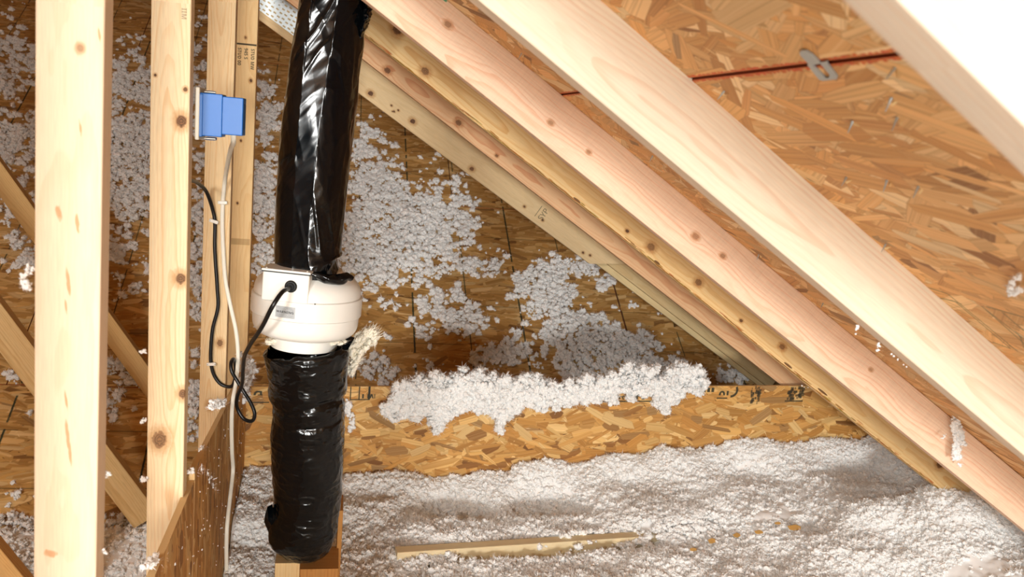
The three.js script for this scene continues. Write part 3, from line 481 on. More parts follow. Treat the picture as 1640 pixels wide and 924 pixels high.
tuft([[1427, 566, 1], [1450, 588, 2]], 1.02, 0.0012, 'thin trail of fibres under the wavy-grained rafter', onZ, 10);
tuft([[234, 562, 3], [226, 564, 2]], 1.655, 0.003, 'small tuft on the left edge of the knotty stud, above its knot', onZ, 9);
tuft([[233, 668, 2], [226, 677, 2]], 1.655, 0.003, 'thin tuft on the left edge of the knotty stud beside its knot', onZ, 8);
tuft([[233, 764, 4], [228, 769, 3]], 1.655, 0.0035, 'tuft on the left edge of the knotty stud, below its knot', onZ, 12);
tuft([[173, 755, 4], [172, 762, 3]], 1.09, 0.0025, 'small tuft on the right edge of the wide stud', onZ, 10);
tuft([[166, 880, 3], [171, 884, 2]], 1.07, 0.0025, 'small tuft low on the right edge of the wide stud', onZ, 8);
tuft([[304, 752, 5], [322, 752, 5], [334, 770, 4], [340, 788, 3]], -0.262, 0.008, 'stringy tuft draped over the joint of the low wall sheets', onX, 90);
tuft([[322, 722, 5], [330, 716, 5]], -0.262, 0.006, 'small tuft on top of the low wall between the draped tufts', onX, 14);
tuft([[338, 650, 4], [356, 645, 6], [370, 662, 7]], -0.262, 0.008, 'tuft on top of the low wall beside the cord loop', onX, 70);
tuft([[236, 905, 8], [262, 890, 10], [250, 915, 10]], -0.262, 0.006, 'tuft on the low wall at the foot of the knotty stud', onX, 50);
tuft([[385, 570, 8], [400, 590, 9], [392, 610, 9], [398, 640, 6]], -0.25, 0.012, 'fluffy clump behind the cord loop at the far end of the low wall', onX, 130);
tuft([[556, 640, 4], [558, 660, 6], [566, 675, 5], [560, 690, 3]], BZ - 0.01, 0.009, 'white tuft stuck to the low board beside the lower duct', onZ, 40);
tuft([[800, 690, 4], [806, 684, 4]], BZ - 0.012, 0.007, 'small drop of insulation hanging below the heap on the low board', onZ, 12);
tuft([[1322, 618, 2], [1280, 620, 3]], 2.2, 0.003, 'wisp of insulation on the yellowish rafter above the board', onZ, 8);
{
  const R = rng(77), gs = [];
  for (let i = 0; i < 170; i++) { const z = 1.3 + 1.4 * R(), y = 0.3 + 0.42 * R(); const g = SMALL[i % 3].clone(), s = 0.0012 + 0.0028 * R() * R(); g.scale(s * 0.6, s, s); g.rotateX(R() * 6); g.translate(-0.2525, y, -z); gs.push(g); }
  const o = add(new THREE.Mesh(mergeGeometries(gs), fluff), 'insulation_specks', 'white specks of insulation stuck to the low wall', 'insulation'); o.userData.kind = 'stuff';
}

// ---------------------------------------------------------------- ducts and fan
const plastic = phys({ color: 0x04070a, roughness: 0.15, specularIntensity: 0.85 });
function ductGeo(rows, zAt, wr, NA = 260, NH = 420, grow) {        // rows: [py, left, right] in the photograph
  const P = [], I = [], U = [], c = rows.map(([y, l, r]) => { const z = zAt(y), a = onZ(l, y, z), b = onZ(r, y, z); return { p: a.clone().add(b).multiplyScalar(0.5), r: b.x - a.x }; });
  const get = (f) => { const x = f * (c.length - 1), k = Math.min(c.length - 2, Math.floor(x)), u = x - k, A = c[k], B = c[k + 1]; const Z = c[Math.max(0, k - 1)], D = c[Math.min(c.length - 1, k + 2)]; const cr = (a, b, d, e) => b + 0.5 * u * (d - a + u * (2 * a - 5 * b + 4 * d - e + u * (3 * (b - d) + e - a))); return [V(cr(Z.p.x, A.p.x, B.p.x, D.p.x), cr(Z.p.y, A.p.y, B.p.y, D.p.y), cr(Z.p.z, A.p.z, B.p.z, D.p.z)), cr(Z.r, A.r, B.r, D.r) / 2]; };
  let len = 0, prev = get(0)[0];
  for (let j = 0; j <= NH; j++) {
    const f = j / NH, [p, r] = get(f), ax = get(Math.min(1, f + 0.01))[0].sub(get(Math.max(0, f - 0.01))[0]).normalize(); len += p.distanceTo(prev); prev = p;
    const ex = V(1, 0, 0).addScaledVector(ax, -ax.x).normalize(), ez = ax.clone().cross(ex).normalize();
    for (let i = 0; i <= NA; i++) {
      const a = i / NA * 2 * Math.PI, aa = i === NA ? 0 : a;
      const d = wr(aa, len, f, r), rr = r + d; const X = p.clone().addScaledVector(ex, rr * Math.cos(a)).addScaledVector(ez, rr * Math.sin(a));
      if (grow) grow(X, aa, f); P.push(X.x, X.y, X.z); U.push(i / NA, f);
    }
  }
  for (let j = 0; j < NH; j++) for (let i = 0; i < NA; i++) { const a = j * (NA + 1) + i, b = a + NA + 1; I.push(a, a + 1, b, a + 1, b + 1, b); }
  const g = new THREE.BufferGeometry(); g.setAttribute('position', new THREE.Float32BufferAttribute(P, 3)); g.setAttribute('uv', new THREE.Float32BufferAttribute(U, 2)); g.setIndex(I); g.computeVertexNormals();
  return g;
}
// creases run along direction b (radians from the duct's axis); the ring coordinate is wrapped through sin/cos so that there is no seam
const crease = (a, h, r, b, fAcross, fAlong, s) => { const x = Math.cos(a) * r, z = Math.sin(a) * r, t = a * r, p = h * Math.sin(b), q = h * Math.cos(b); return n3((x + p * 0.8) * fAcross + s, (z + p * 0.6) * fAcross, q * fAlong + s); };
const ridge = (v) => 1 - Math.min(1, Math.abs(v) * 2.2);
const zUp = (y) => mix(2.06, 2.03, sm(-100, 440, y)), zLo = (y) => mix(2.05, 2.10, sm(540, 900, y));
const DUCT_R = 0.075;
{
  const rows = [[-160, 492, 612], [-80, 485, 602], [0, 478, 592], [50, 470, 586], [100, 462, 580], [160, 454, 574], [230, 446, 566], [300, 441, 559], [360, 438, 553], [405, 437, 550], [422, 438, 554], [434, 446, 560], [444, 466, 563], [452, 500, 560]];
  const wr = (a, h, f, r) => {
    const up = 1 - sm(0.3, 0.75, f), x = Math.cos(a);
    const calm = 0.45 + 0.8 * sm(-0.1, 0.5, n3(Math.cos(a) * 1.4, Math.sin(a) * 1.4, h * 4 + 2));
    let d = calm * (0.0036 * up * ridge(crease(a, h, r, 0.75, 26, 5, 3)) + 0.0026 * ridge(crease(a, h, r, -0.3, 30, 6, 11)) + 0.0005 * ridge(crease(a, h, r, 1.1, 80, 24, 17)));
    // the loose sleeve is pulled into a flat facing the studs, with a sharp fold where it meets the round side
    const mid = 1.80, half = 0.30 + 0.06 * Math.sin(h * 6), e = a - mid, flat = Math.abs(e) < half ? 1 : 0;
    d *= flat ? 0.45 : 1;
    if (flat) d += r * (Math.cos(half) / Math.cos(e) - 1);
    d += flat * 0.0009 * ridge(crease(a, h, r, 0.6, 34, 7, 41)) + 0.0004 * crease(a, h, r, 1.3, 60, 30, 21);
    d += 0.0026 * sm(0.8, 0.96, f) * ridge(crease(a, h, r, 1.35, 45, 22, 31));
    return d - 0.004;
  };
  const g = ductGeo(rows, zUp, wr, 280, 520, (X) => { const k = X.clone().sub(V(0, H, 0)).dot(RN) - (H0 - 0.002); if (k > 0) X.addScaledVector(RN, -k); });
  const o = new THREE.Group(); part(g, plastic, 'sleeve', o);
  // gathered lip of the sleeve at the fan, sagging to the right
  const lip = [[448, 431, 3], [470, 434, 4], [500, 438, 5], [525, 446, 8], [543, 447, 12], [556, 443, 12], [564, 446, 6]].map(([a, b, w]) => [onZ(a, b, 2.03 - 0.055 - 0.02 * Math.sin((a - 440) / 40)), w * 2.03 / F]);
  const cv = new THREE.CatmullRomCurve3(lip.map((q) => q[0])), lg = new THREE.TubeGeometry(cv, 90, 1, 20), lp = lg.attributes.position;
  for (let i = 0; i < lp.count; i++) { const k = Math.floor(i / 21), t = k / 90, c = cv.getPointAt(Math.min(1, t)), ff = t * (lip.length - 1), k0 = Math.min(lip.length - 2, Math.floor(ff)), w = mix(lip[k0][1], lip[k0 + 1][1], ff - k0); const v = V(lp.getX(i), lp.getY(i), lp.getZ(i)).sub(c); const m = w * (0.9 + 0.2 * n3(v.x * 2 + t * 12, v.y * 2, v.z * 2)); v.multiplyScalar(m); v.y *= 0.75; v.add(c); lp.setXYZ(i, v.x, v.y, v.z); }
  lg.computeVertexNormals(); part(lg, plastic, 'gathered_lip', o);
  // fold of loose plastic at the top right
  const fold = [[588, -30, 6], [588, 10, 8], [586, 30, 8], [580, 48, 6], [577, 62, 3]].map(([a, b, w]) => [onZ(a, b, 2.03), w * 2.03 / F]);
  const cf = new THREE.CatmullRomCurve3(fold.map((q) => q[0])), fg = new THREE.TubeGeometry(cf, 50, 1, 16), fp = fg.attributes.position;
  for (let i = 0; i < fp.count; i++) { const t = Math.floor(i / 17) / 50, c = cf.getPointAt(t), ff = t * (fold.length - 1), k0 = Math.min(fold.length - 2, Math.floor(ff)), w = mix(fold[k0][1], fold[k0 + 1][1], ff - k0); const v = V(fp.getX(i), fp.getY(i), fp.getZ(i)).sub(c).multiplyScalar(w * (0.9 + 0.3 * n3(t * 20, i % 17, 1))); v.z *= 2.5; v.add(c); fp.setXYZ(i, v.x, v.y, v.z); }
  fg.computeVertexNormals(); part(fg, plastic, 'fold', o);
  add(o, 'flexible_duct', 'tall black plastic-wrapped duct rising from the fan to the roof', 'duct');
}
{
  const [c, x] = canvasOf(1024, 2048); x.fillStyle = 'rgb(5,8,10)'; x.fillRect(0, 0, 1024, 2048);
  x.fillStyle = 'rgba(96,112,124,0.6)'; x.font = 'bold 52px sans-serif';
  [['C', 0.30], ['A', 0.37], ['V', 0.385], ['B', 0.47]].forEach(([t, f], i) => { x.save(); x.translate(1024 * 0.915, 2048 * (f + 0.0)); x.scale(-1.2, -1); x.rotate(1.57); x.fillText(t, 0, 0); x.restore(); });
  const lm = phys({ map: texOf(c), roughness: 0.17, specularIntensity: 0.85 }); lm.map.flipY = false;
  const rows = [[552, 424, 556], [562, 420, 562], [580, 423, 560], [600, 428, 558], [630, 430, 556], [655, 435, 555], [663, 437, 555], [690, 432, 553], [730, 433, 552], [770, 436, 549], [810, 436, 545], [845, 432, 541], [870, 440, 534], [885, 450, 522], [893, 466, 505]];
  const wr = (a, h, f, r) => {
    let d = 0.0024 * n3(Math.cos(a) * 1.6 + 3, Math.sin(a) * 1.6, h * 26) + 0.0016 * ridge(n3(Math.cos(a) * 2.6, Math.sin(a) * 2.6, h * 60 + 9)) + 0.0012 * ridge(crease(a, h, r, 0.8, 26, 14, 15)) + 0.0007 * ridge(n3(Math.cos(a) * 7, Math.sin(a) * 7, h * 130));
    d -= 0.006 * Math.exp(-((f - 0.30 - 0.02 * Math.cos(a * 2 + 1)) ** 2) / 0.0003) + 0.003 * Math.exp(-((f - 0.43 + 0.02 * Math.cos(a)) ** 2) / 0.0002);
    d += 0.008 * (1 - sm(0, 0.06, f)) * n3(a * 3, 1, 2) + 0.010 * Math.exp(-((f - 0.83) ** 2) / 0.004) * Math.exp(-((a - 2.7) ** 2) / 0.15);
    return d - 0.003;
  };
  const g = ductGeo(rows, zLo, wr, 260, 420, (X, a, f) => { if (f < 0.05) X.y += 0.012 * n3(a * 4, 5, 1) * (1 - f / 0.05); });
  const o = new THREE.Group(); part(g, lm, 'sleeve', o);
  // torn flap standing up at the right of the mouth and a corner of plastic hanging at the lower left
  const flap = (pts, zz, name) => { const sh = pts.map(([a, b, dz]) => onZ(a, b, zz + (dz ?? 0))), P = [], I = []; const c0 = sh.reduce((s, p) => s.add(p), V(0, 0, 0)).multiplyScalar(1 / sh.length); c0.z += 0.008; P.push(c0.x, c0.y, c0.z, c0.x, c0.y, c0.z - 0.006); for (const p of sh) P.push(p.x, p.y, p.z, p.x, p.y, p.z - 0.003); const n = sh.length; for (let i = 0; i < n; i++) { const a = 2 + 2 * i, b = 2 + 2 * ((i + 1) % n); I.push(0, a, b, 1, b + 1, a + 1, a, a + 1, b, b, a + 1, b + 1); } const q = new THREE.BufferGeometry(); q.setAttribute('position', new THREE.Float32BufferAttribute(P, 3)); q.setIndex(I); const q2 = q.toNonIndexed(); q2.computeVertexNormals(); part(q2, plastic, name, o); };
  flap([[546, 556, 0], [550, 546, 0.01], [560, 538, 0], [568, 541, 0.01], [562, 552, -0.01], [556, 562, 0]], 2.02, 'torn_flap');
  flap([[428, 812, 0], [436, 808, 0.02], [440, 850, 0], [432, 858, 0.02], [423, 836, 0.01], [424, 826, 0]], 2.06, 'torn_flap');
  // glass-fibre blanket showing at the torn mouth
  const bl = [[560, 565, 9], [566, 555, 10], [578, 540, 11], [592, 532, 9], [604, 534, 7], [596, 546, 7], [580, 560, 9], [566, 578, 10], [561, 596, 6]], R = rng(55), gs = [];
  for (let i = 0; i < 150; i++) { const ff = R() * (bl.length - 1), k = Math.min(bl.length - 2, Math.floor(ff)), u = ff - k, w = mix(bl[k][2], bl[k + 1][2], u), P = onZ(mix(bl[k][0], bl[k + 1][0], u) + (R() - 0.5) * w, mix(bl[k][1], bl[k + 1][1], u) + (R() - 0.5) * w, 2.09 + 0.03 * R()); const q = SMALL[i % 3].clone(), s = 0.006 + 0.008 * R(); q.scale(s * 1.4, s * 0.8, s); q.rotateZ(0.5 + R()); q.translate(P.x, P.y, P.z); gs.push(q); }
  for (let i = 0; i < 90; i++) { const P = onZ(428 + 125 * R(), 548 + 5 * R(), 1.985 + 0.02 * R()), q = SMALL[i % 3].clone(), s = 0.004 + 0.005 * R(); q.scale(s * 1.6, s, s); P.z -= 0.02 + 0.07 * (1 - Math.abs(2 * i / 90 - 1)) * 0; if (P.x > -0.1 && P.x < -0.0 && R() < 0.7) continue; q.translate(P.x, P.y, P.z); gs.push(q); }
  part(mergeGeometries(gs), std({ color: 0xf4eddb, roughness: 1 }), 'fibre_blanket', o, 'cream glass-fibre blanket showing at the torn mouth');
  add(o, 'flexible_duct', 'short black plastic-wrapped duct hanging below the fan to the floor', 'duct');
}
{
  const zf = 2.05, L = onZ(400.5, 486, zf), Rr = onZ(581.5, 480, zf), c = L.clone().add(Rr).multiplyScalar(0.5), r = (Rr.x - L.x) / 2 * 0.985, k = r / 0.166;
  const white = phys({ color: 0xf4f2ea, roughness: 0.32, clearcoat: 0.25, clearcoatRoughness: 0.2 });
  const o = new THREE.Group(); o.position.copy(c); o.rotation.z = -0.03;
  const lathe = (pts) => new THREE.LatheGeometry(pts.map(([a, b]) => new THREE.Vector2(a * k, b * k)), 96);
  const smooth = (pts, n = 40) => new THREE.SplineCurve(pts.map(([a, b]) => new THREE.Vector2(a, b))).getPoints(n).map((p) => [p.x, p.y]);
  part(lathe([[0.098, -0.14], [0.1, -0.14], [0.1, -0.106], ...smooth([[0.105, -0.1], [0.13, -0.098], [0.147, -0.088], [0.157, -0.07], [0.1595, -0.045], [0.16, -0.02]])]), white, 'lower_housing', o);
  part(lathe([[0.158, -0.032], [0.1645, -0.032], [0.166, -0.029], [0.166, 0.024], [0.1645, 0.0275], [0.158, 0.0285]]), white, 'band', o);
  part(lathe([...smooth([[0.16, 0.02], [0.159, 0.045], [0.153, 0.062], [0.14, 0.077], [0.118, 0.092], [0.1, 0.1]]), [0.098, 0.108], [0.08, 0.108]]), white, 'upper_housing', o);
  const j = new THREE.Group(); j.name = 'junction_box'; j.rotation.y = -0.16; o.add(j); j.position.set(-0.036 * k, 0, 0.0);
  const jb = new RoundedBoxGeometry(0.134 * k, 0.086 * k, 0.09 * k, 4, 0.006 * k); jb.translate(0, 0.0675 * k, 0.112 * k); part(jb, white, 'body', j);
  const lid = new RoundedBoxGeometry(0.14 * k, 0.007 * k, 0.098 * k, 3, 0.003 * k); lid.translate(0, 0.1155 * k, 0.111 * k); part(lid, white, 'lid', j);
  const gas = new THREE.BoxGeometry(0.137 * k, 0.003 * k, 0.0945 * k); gas.translate(0, 0.1108 * k, 0.1112 * k); part(gas, std({ color: 0x30383c, roughness: 0.8 }), 'gasket', j);
  for (const s of [-1, 1]) { const sc = new THREE.CylinderGeometry(0.004 * k, 0.004 * k, 0.003 * k, 16); sc.translate(s * 0.058 * k, 0.1195 * k, 0.147 * k); part(sc, std({ color: 0xcfc8ba, metalness: 0.4, roughness: 0.4 }), 'screw', j); }
  const gr = new THREE.LatheGeometry([[0, 0.003], [0.009, 0.003], [0.0105, 0.0055], [0.0135, 0.006], [0.017, 0.0035], [0.018, 0], [0.018, -0.002]].map(([a, b]) => new THREE.Vector2(a * k, b * k)), 28); gr.rotateX(Math.PI / 2); gr.translate(0.016 * k, 0.073 * k, 0.1572 * k); part(gr, std({ color: 0x0c0d0e, roughness: 0.5 }), 'grommet', j);
  // warning sticker on the band
  const [cv, x] = canvasOf(512, 320); x.fillStyle = '#b4b8ba'; x.fillRect(0, 0, 512, 320); x.fillStyle = '#1c1f21'; x.font = 'bold 94px sans-serif'; x.textAlign = 'center'; x.fillText('WARNING', 256, 190);
  x.fillStyle = '#8a8f92'; for (let i = 0; i < 4; i++) for (let q = 0; q < 14; q++) if (hsh(i, q, 8) < 0.85) x.fillRect(40 + q * 31, 24 + i * 22, 10 + 18 * hsh(i, q, 9), 9); for (let i = 0; i < 4; i++) for (let q = 0; q < 14; q++) if (hsh(i, q, 18) < 0.85) x.fillRect(40 + q * 31, 218 + i * 22, 10 + 18 * hsh(i, q, 19), 9);
  const st = new THREE.CylinderGeometry(0.1666 * k, 0.1666 * k, 0.034 * k, 20, 1, true, -0.53, 0.36); st.translate(0, -0.004 * k, 0); part(st, std({ map: texOf(cv, false), roughness: 0.5 }), 'sticker', o, 'grey warning sticker');
  const dot = new THREE.SphereGeometry(0.002 * k, 8, 6); dot.translate(0.026 * k, 0.028 * k, 0.166 * k); part(dot, std({ color: 0x222222 }), 'screw_hole', o);
  add(o, 'inline_fan', 'round white inline fan between the two black ducts', 'fan');
  o.updateMatrixWorld(true);
  var grommet = j.localToWorld(V(0.016 * k, 0.073 * k, 0.158 * k));
}

// ---------------------------------------------------------------- cords, cable, staples
function tube(pts, r, m, name, label, flat) {
  const cv = new THREE.CatmullRomCurve3(pts, false, 'centripetal'), g = new THREE.TubeGeometry(cv, pts.length * 14, r, 12);
  if (flat) { const p = g.attributes.position, n = pts.length * 14; for (let i = 0; i < p.count; i++) { const c = cv.getPointAt(Math.min(1, Math.floor(i / 13) / n)); p.setZ(i, c.z + (p.getZ(i) - c.z) * flat); } g.computeVertexNormals(); }
  return add(new THREE.Mesh(g, m), name, label, 'cable');
}
const black = std({ color: 0x0e0f10, roughness: 0.35 }), whiteC = std({ color: 0xeae4d4, roughness: 0.5 });
{
  const g = grommet, q = (x, y, z) => onZ(x, y, z);
  const pts = [g.clone().add(V(0, 0, -0.02)), g.clone().add(V(-0.004, -0.002, 0.012)), q(452, 468, g.z * -1 - 0.04), q(438, 488, 1.87), q(421, 521, 1.9), q(400, 553, 2.0), q(391, 573, 2.08), q(389, 594, 2.14), q(387, 617, 2.2), q(380, 635, 2.23), q(380, 653, 2.25), q(391, 671, 2.25), q(404, 674, 2.26), q(408, 664, 2.27), q(402, 646, 2.28), q(391, 628, 2.29), q(378, 607, 2.3), q(371, 594, 2.3), q(370, 582, 2.31), q(374, 575, 2.34), q(377, 588, 2.37), q(376, 608, 2.375), q(370, 619, 2.385), q(355, 616, 2.392), q(344, 603, 2.394), q(338, 582, 2.394), q(338, 553, 2.394), q(341, 525, 2.394), q(349, 492, 2.394), q(348, 462, 2.394), q(344, 398, 2.394), q(344, 353, 2.394), q(341, 337, 2.392), q(331, 308, 2.37), q(318, 294, 2.32), q(305, 289, 2.25), q(285, 290, 2.15)];
  tube(pts, 0.0048, black, 'power_cord', 'black power cord looping from the fan to the stud');
}
{
  const pts = [onZ(373, 210, 1.78), onZ(374, 222, 1.79), onZ(370, 238, 1.95), onZ(365, 260, 2.2), onZ(360, 290, 2.375), onZ(357, 320, 2.394), onZ(356, 360, 2.394), onZ(357.5, 400, 2.394), onZ(361, 448, 2.39), onZ(369, 489, 2.38), onZ(378, 530, 2.37), onZ(381, 560, 2.36), onZ(381, 580, 2.355), onZ(378, 612, 2.35), onX(373, 640, -0.246), onX(371, 668, -0.246), onX(371.5, 723, -0.246), onX(373, 754, -0.246), onX(368.5, 796, -0.246), onX(363.5, 845, -0.246), onX(362.6, 912, -0.246), onX(362.8, 935, -0.246)];
  tube(pts, 0.0052, whiteC, 'electric_cable', 'flat white cable running from the blue box down the low wall', 0.6);
}
function staple(x, y, tilt, label) {
  const o = new THREE.Group(), a = new RoundedBoxGeometry(0.024, 0.009, 0.007, 3, 0.0025); a.translate(0, 0, 0.007); part(a, std({ color: 0xf0ece2, roughness: 0.5 }), 'clip', o);
  for (const s of [-1, 1]) { const n = new THREE.CylinderGeometry(0.0016, 0.0016, 0.012, 10); n.rotateX(Math.PI / 2); n.translate(s * 0.0095, 0, 0.006); part(n, std({ color: 0xb9b4a8, metalness: 0.7, roughness: 0.4 }), 'nail', o); }
  o.position.copy(onZ(x, y, 2.3985)); o.rotation.z = tilt; add(o, 'cable_staple', label, 'staple', 'white cable staples on the stud');
}
staple(343, 354, -0.3, 'white staple holding the upper part of the black cord'); staple(357, 324, 0.05, 'white staple holding the white cable below the blue box'); staple(339, 582, 0.05, 'white staple holding the black cord above its bend');

// ---------------------------------------------------------------- blue box
{
  const zF = 1.712, dpt = 0.056, blue = std({ color: 0x0562b4, roughness: 0.38 }), ivory = std({ color: 0xe9e3d2, roughness: 0.45 });
  const o = new THREE.Group(), a = onZ(320, 148, zF), b = onZ(355, 220, zF), c2 = onZ(355, 154, zF), d2 = onZ(388, 218, zF);
  const box = (p, q, z0, z1, rad, m, name, parent = o) => { const w = Math.abs(q.x - p.x), h = Math.abs(p.y - q.y), g = new RoundedBoxGeometry(w, h, z1 - z0, 3, rad); g.translate((p.x + q.x) / 2, (p.y + q.y) / 2, -(z0 + z1) / 2); return part(g, m, name, parent); };
  box(a, b, zF, zF + dpt, 0.002, blue, 'front_shell'); box(c2.clone().add(V(-0.004, 0, 0)), d2, zF + 0.003, zF + dpt - 0.003, 0.002, blue, 'rear_shell');
  const p0 = onZ(314, 139, zF), p1 = onZ(319, 224, zF); box(p0, p1, zF - 0.006, zF + dpt + 0.014, 0.0022, ivory, 'cover_plate');
  const s0 = onZ(311, 158, zF), s1 = onZ(315, 206, zF); box(s0, s1, zF + 0.01, zF + 0.045, 0.0015, ivory, 'outlet_face');
  const flange = onZ(319, 150, zF), fl1 = onZ(324, 219, zF); box(flange, fl1, zF - 0.003, zF + dpt + 0.003, 0.0015, blue, 'flange');
  for (const [x0, y0, x1, y1] of [[333, 145, 344, 150], [330, 219, 346, 225]]) { const e = box(onZ(x0, y0, zF + 0.02), onZ(x1, y1, zF + 0.02), zF + 0.008, zF + 0.034, 0.0015, blue, 'mounting_tab'); const n = new THREE.CylinderGeometry(0.0022, 0.0022, 0.02, 10); n.rotateZ(Math.PI / 2); const P = onZ((x0 + x1) / 2 - 2, (y0 + y1) / 2, zF + 0.006); n.translate(P.x, P.y, P.z); part(n, std({ color: 0xaaa69c, metalness: 0.8, roughness: 0.35 }), 'screw', e); }
  const k0 = onZ(384, 166, zF), k1 = onZ(388.6, 208, zF); box(k0, k1, zF + 0.012, zF + dpt - 0.012, 0.001, std({ color: 0x0f4f90, roughness: 0.5 }), 'knockout');
  add(o, 'outlet_box', 'bright blue plastic outlet box with a white cover plate', 'electrical box');
}

// ---------------------------------------------------------------- steel: joint clip, truss plates, nail tips
const galv = std({ color: 0xb4babb, metalness: 0.45, roughness: 0.4 });
{
  const U = (x, y) => { const P = onRoof(x, y, 0.0015), s = P.clone().sub(V(0, H, 0)).dot(RD); return new THREE.Vector2(s, -P.z); };
  const sh = (pts) => { const s = new THREE.Shape(); pts.forEach((p, i) => { const q = U(...p); i ? s.lineTo(q.x, q.y) : s.moveTo(q.x, q.y); }); return s; };
  const lay = (shape) => { const g = new THREE.ExtrudeGeometry(shape, { depth: 0.0014, bevelEnabled: false }), p = g.attributes.position; for (let i = 0; i < p.count; i++) { const q = roofPt(p.getX(i), p.getY(i), -0.0005 - p.getZ(i)); p.setXYZ(i, q.x, q.y, q.z); } g.computeVertexNormals(); return g; };
  const o = new THREE.Group();
  part(lay(sh([[1281, 83], [1285, 80], [1291, 80.5], [1300, 86], [1314, 100], [1301, 103.5], [1294, 101], [1282, 88]])), galv, 'tongue', o);
  const fr = sh([[1293, 103], [1301, 101], [1318, 99], [1326, 97], [1325, 101], [1341, 122], [1340, 126.5], [1318, 129], [1312, 127]]); const hole = new THREE.Path(); [[1302, 104], [1314, 101.5], [1329, 119], [1328, 124], [1322, 124.5]].forEach((p, i) => { const q = U(...p); i ? hole.lineTo(q.x, q.y) : hole.moveTo(q.x, q.y); }); fr.holes.push(hole);
  part(lay(fr), galv, 'loop', o);
  add(o, 'panel_clip', 'small galvanised steel clip across the red roof panel joint', 'clip');
}
{
  const plate = (A, ex, ey, nx, ny, pitchX, pitchY, label) => {
    const s = new THREE.Shape(), w = nx * pitchX, h = ny * pitchY; s.moveTo(0, 0); s.lineTo(w, 0); s.lineTo(w, h); s.lineTo(0, h); s.closePath();
    for (let i = 0; i < nx; i++) for (let j = 0; j < ny; j++) { const cx = (i + 0.5) * pitchX, cy = (j + 0.5 + (i % 2 ? 0.25 : -0.25) * 0.5) * pitchY, p = new THREE.Path(), a = pitchX * 0.3, b = pitchY * 0.17; p.moveTo(cx - a, cy - b); p.lineTo(cx + a, cy - b); p.lineTo(cx + a, cy + b); p.lineTo(cx - a, cy + b); p.closePath(); s.holes.push(p); }
    const g = new THREE.ExtrudeGeometry(s, { depth: 0.0012, bevelEnabled: false }), M = new THREE.Matrix4().makeBasis(ex, ey, ex.clone().cross(ey)); M.setPosition(A); g.applyMatrix4(M);
    add(new THREE.Mesh(g, galv), 'truss_plate', label, 'plate');
  };
  // laid on the scab rafter's face, its lower edge along the rafter
  const a = onZ(399, 4, ZE - 0.002), b = onZ(474, 60, ZE - 0.002), ex = b.clone().sub(a).normalize(), ey = V(-ex.y, ex.x, 0);
  plate(a.clone().addScaledVector(ex, -0.04), ex, ey, 15, 8, 0.017, 0.0155, 'perforated galvanised truss plate behind the top of the tall duct');
  const c = onZ(412, 4, ZE - 0.006), d = onZ(450, 6, ZE - 0.006), ex2 = V(0.86, 0.5, 0), ey2 = V(-0.5, 0.86, 0);
  plate(onZ(444, 13, ZE - 0.006).addScaledVector(ex2, -0.0), ex2, ey2, 5, 6, 0.016, 0.015, 'small second truss plate overlapping the larger truss plate');
}
{
  const tip = new THREE.CylinderGeometry(0.0014, 0.0003, 0.012, 8), chip = new THREE.TetrahedronGeometry(0.004, 0); chip.scale(1.6, 0.3, 0.6);
  const nails = [[971, 12], [835, 86], [905, 163], [1159, 147], [1432, 110], [1355, 285], [1420, 290], [1470, 300], [1418, 392], [1427, 158], [1436, 190], [1365, 195], [1045, 250], [1215, 408], [1318, 486]];
  nails.forEach(([x, y]) => { const P = onRoof(x, y, 0.001), o = new THREE.Group(), s = new THREE.Mesh(tip, galv); s.name = 'point'; s.position.set(0, -0.005, 0); o.add(s); const c = new THREE.Mesh(chip, rawEdge); c.name = 'splinter'; c.position.set(0.004, -0.0015, 0.001); c.rotation.set(x, y, 1); o.add(c); o.position.copy(P); o.rotation.set(0.35 * Math.sin(x), 0, -TH * 0.6 + 0.3 * Math.cos(y)); add(o, 'nail_tip', 'steel nail tip poking through the roof panels', 'nail', 'nail tips in the roof panels'); });
}

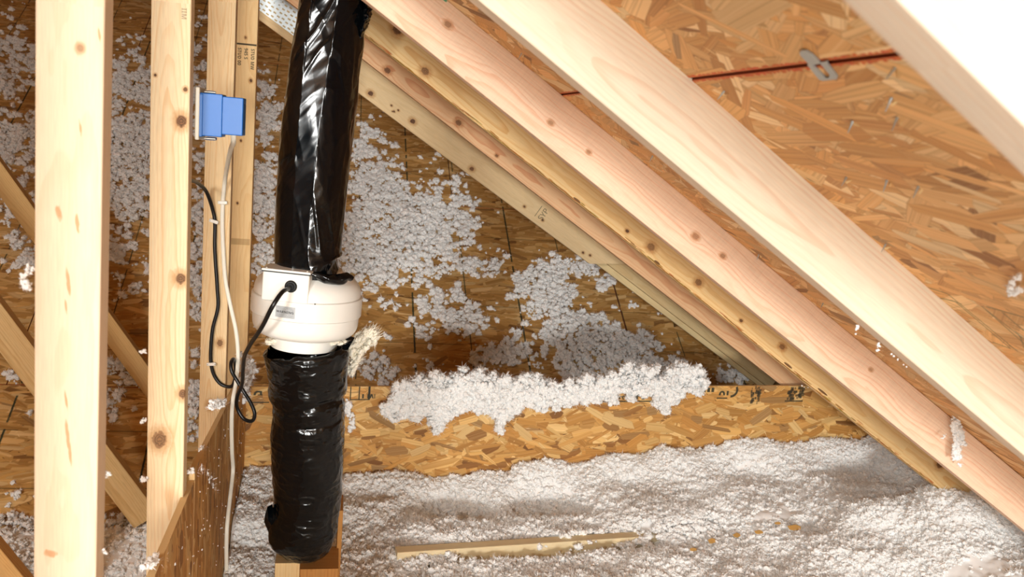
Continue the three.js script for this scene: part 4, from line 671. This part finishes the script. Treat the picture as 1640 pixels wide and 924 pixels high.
// ---------------------------------------------------------------- framing at the foot of the duct, wood chips
{
  const m1 = woodMaterial({ w: 0.1, t: 0.05, L: 0.4, W: 512, HH: 128, seed: 61, early: [206, 146, 74], late: [184, 120, 54], ring: 0.004 }), m2 = woodMaterial({ w: 0.089, t: 0.038, L: 0.4, W: 512, HH: 128, seed: 62, early: [240, 208, 152], late: [224, 178, 116] });
  const a = onZ(512, 893, 2.12), b = onZ(512, 960, 2.12); add(new THREE.Mesh(stick(V(a.x, a.y - 0.01, -2.08), V(a.x, 0.03, -2.08), V(1, 0, 0), 0.095, 0.12, { texL: 0.4, segs: 2 }), m1), 'wood_block', 'brown wooden block under the right side of the lower duct', 'block');
  const p = onZ(546, 815, 2.2); add(new THREE.Mesh(stick(V(p.x, p.y, -2.19), V(p.x, 0.03, -2.19), V(1, 0, 0), 0.012, 0.1, { texL: 0.4, segs: 2, round: 0.001 }), m1), 'wood_strip', 'thin upright wooden strip behind the foot of the lower duct', 'strip');
  const c = onZ(460, 905, 2.06); add(new THREE.Mesh(stick(V(c.x, c.y, -2.07), V(c.x, 0.03, -2.07), V(1, 0, 0), 0.06, 0.1, { texL: 0.4, segs: 2 }), m2), 'wood_block', 'pale wooden block under the left side of the lower duct', 'block');
}
{
  const chipM = std({ color: 0xd7a85e, roughness: 0.8 }), R = rng(66);
  [[1272, 845, 0.022], [1180, 857, 0.016], [1215, 852, 0.014], [1140, 866, 0.018], [1110, 880, 0.012], [1245, 838, 0.01]].forEach(([x, y, s]) => { let P = onY(x, y, H - 1.1); for (let i = 0; i < 6; i++) P = onY(x, y, bedY(P.x, -P.z) + 0.012); const g = new THREE.ExtrudeGeometry(new THREE.Shape([[-1, -0.3], [-0.3, -0.5], [0.8, -0.4], [1, 0.1], [0.4, 0.45], [-0.8, 0.3]].map(([a, b]) => new THREE.Vector2(a * s * (0.8 + 0.4 * R()), b * s))), { depth: 0.0012, bevelEnabled: false }); g.rotateX(-1.1); const o = new THREE.Mesh(g, chipM); o.position.copy(P); o.rotation.y = R() * 0.8; add(o, 'wood_chip', 'tan wood chip lying on the floor insulation', 'chip', 'wood chips on the floor insulation'); });
}

scene.traverse((o) => { if (o.isMesh) { o.castShadow = true; o.receiveShadow = true; } });
renderer.render(scene, camera);
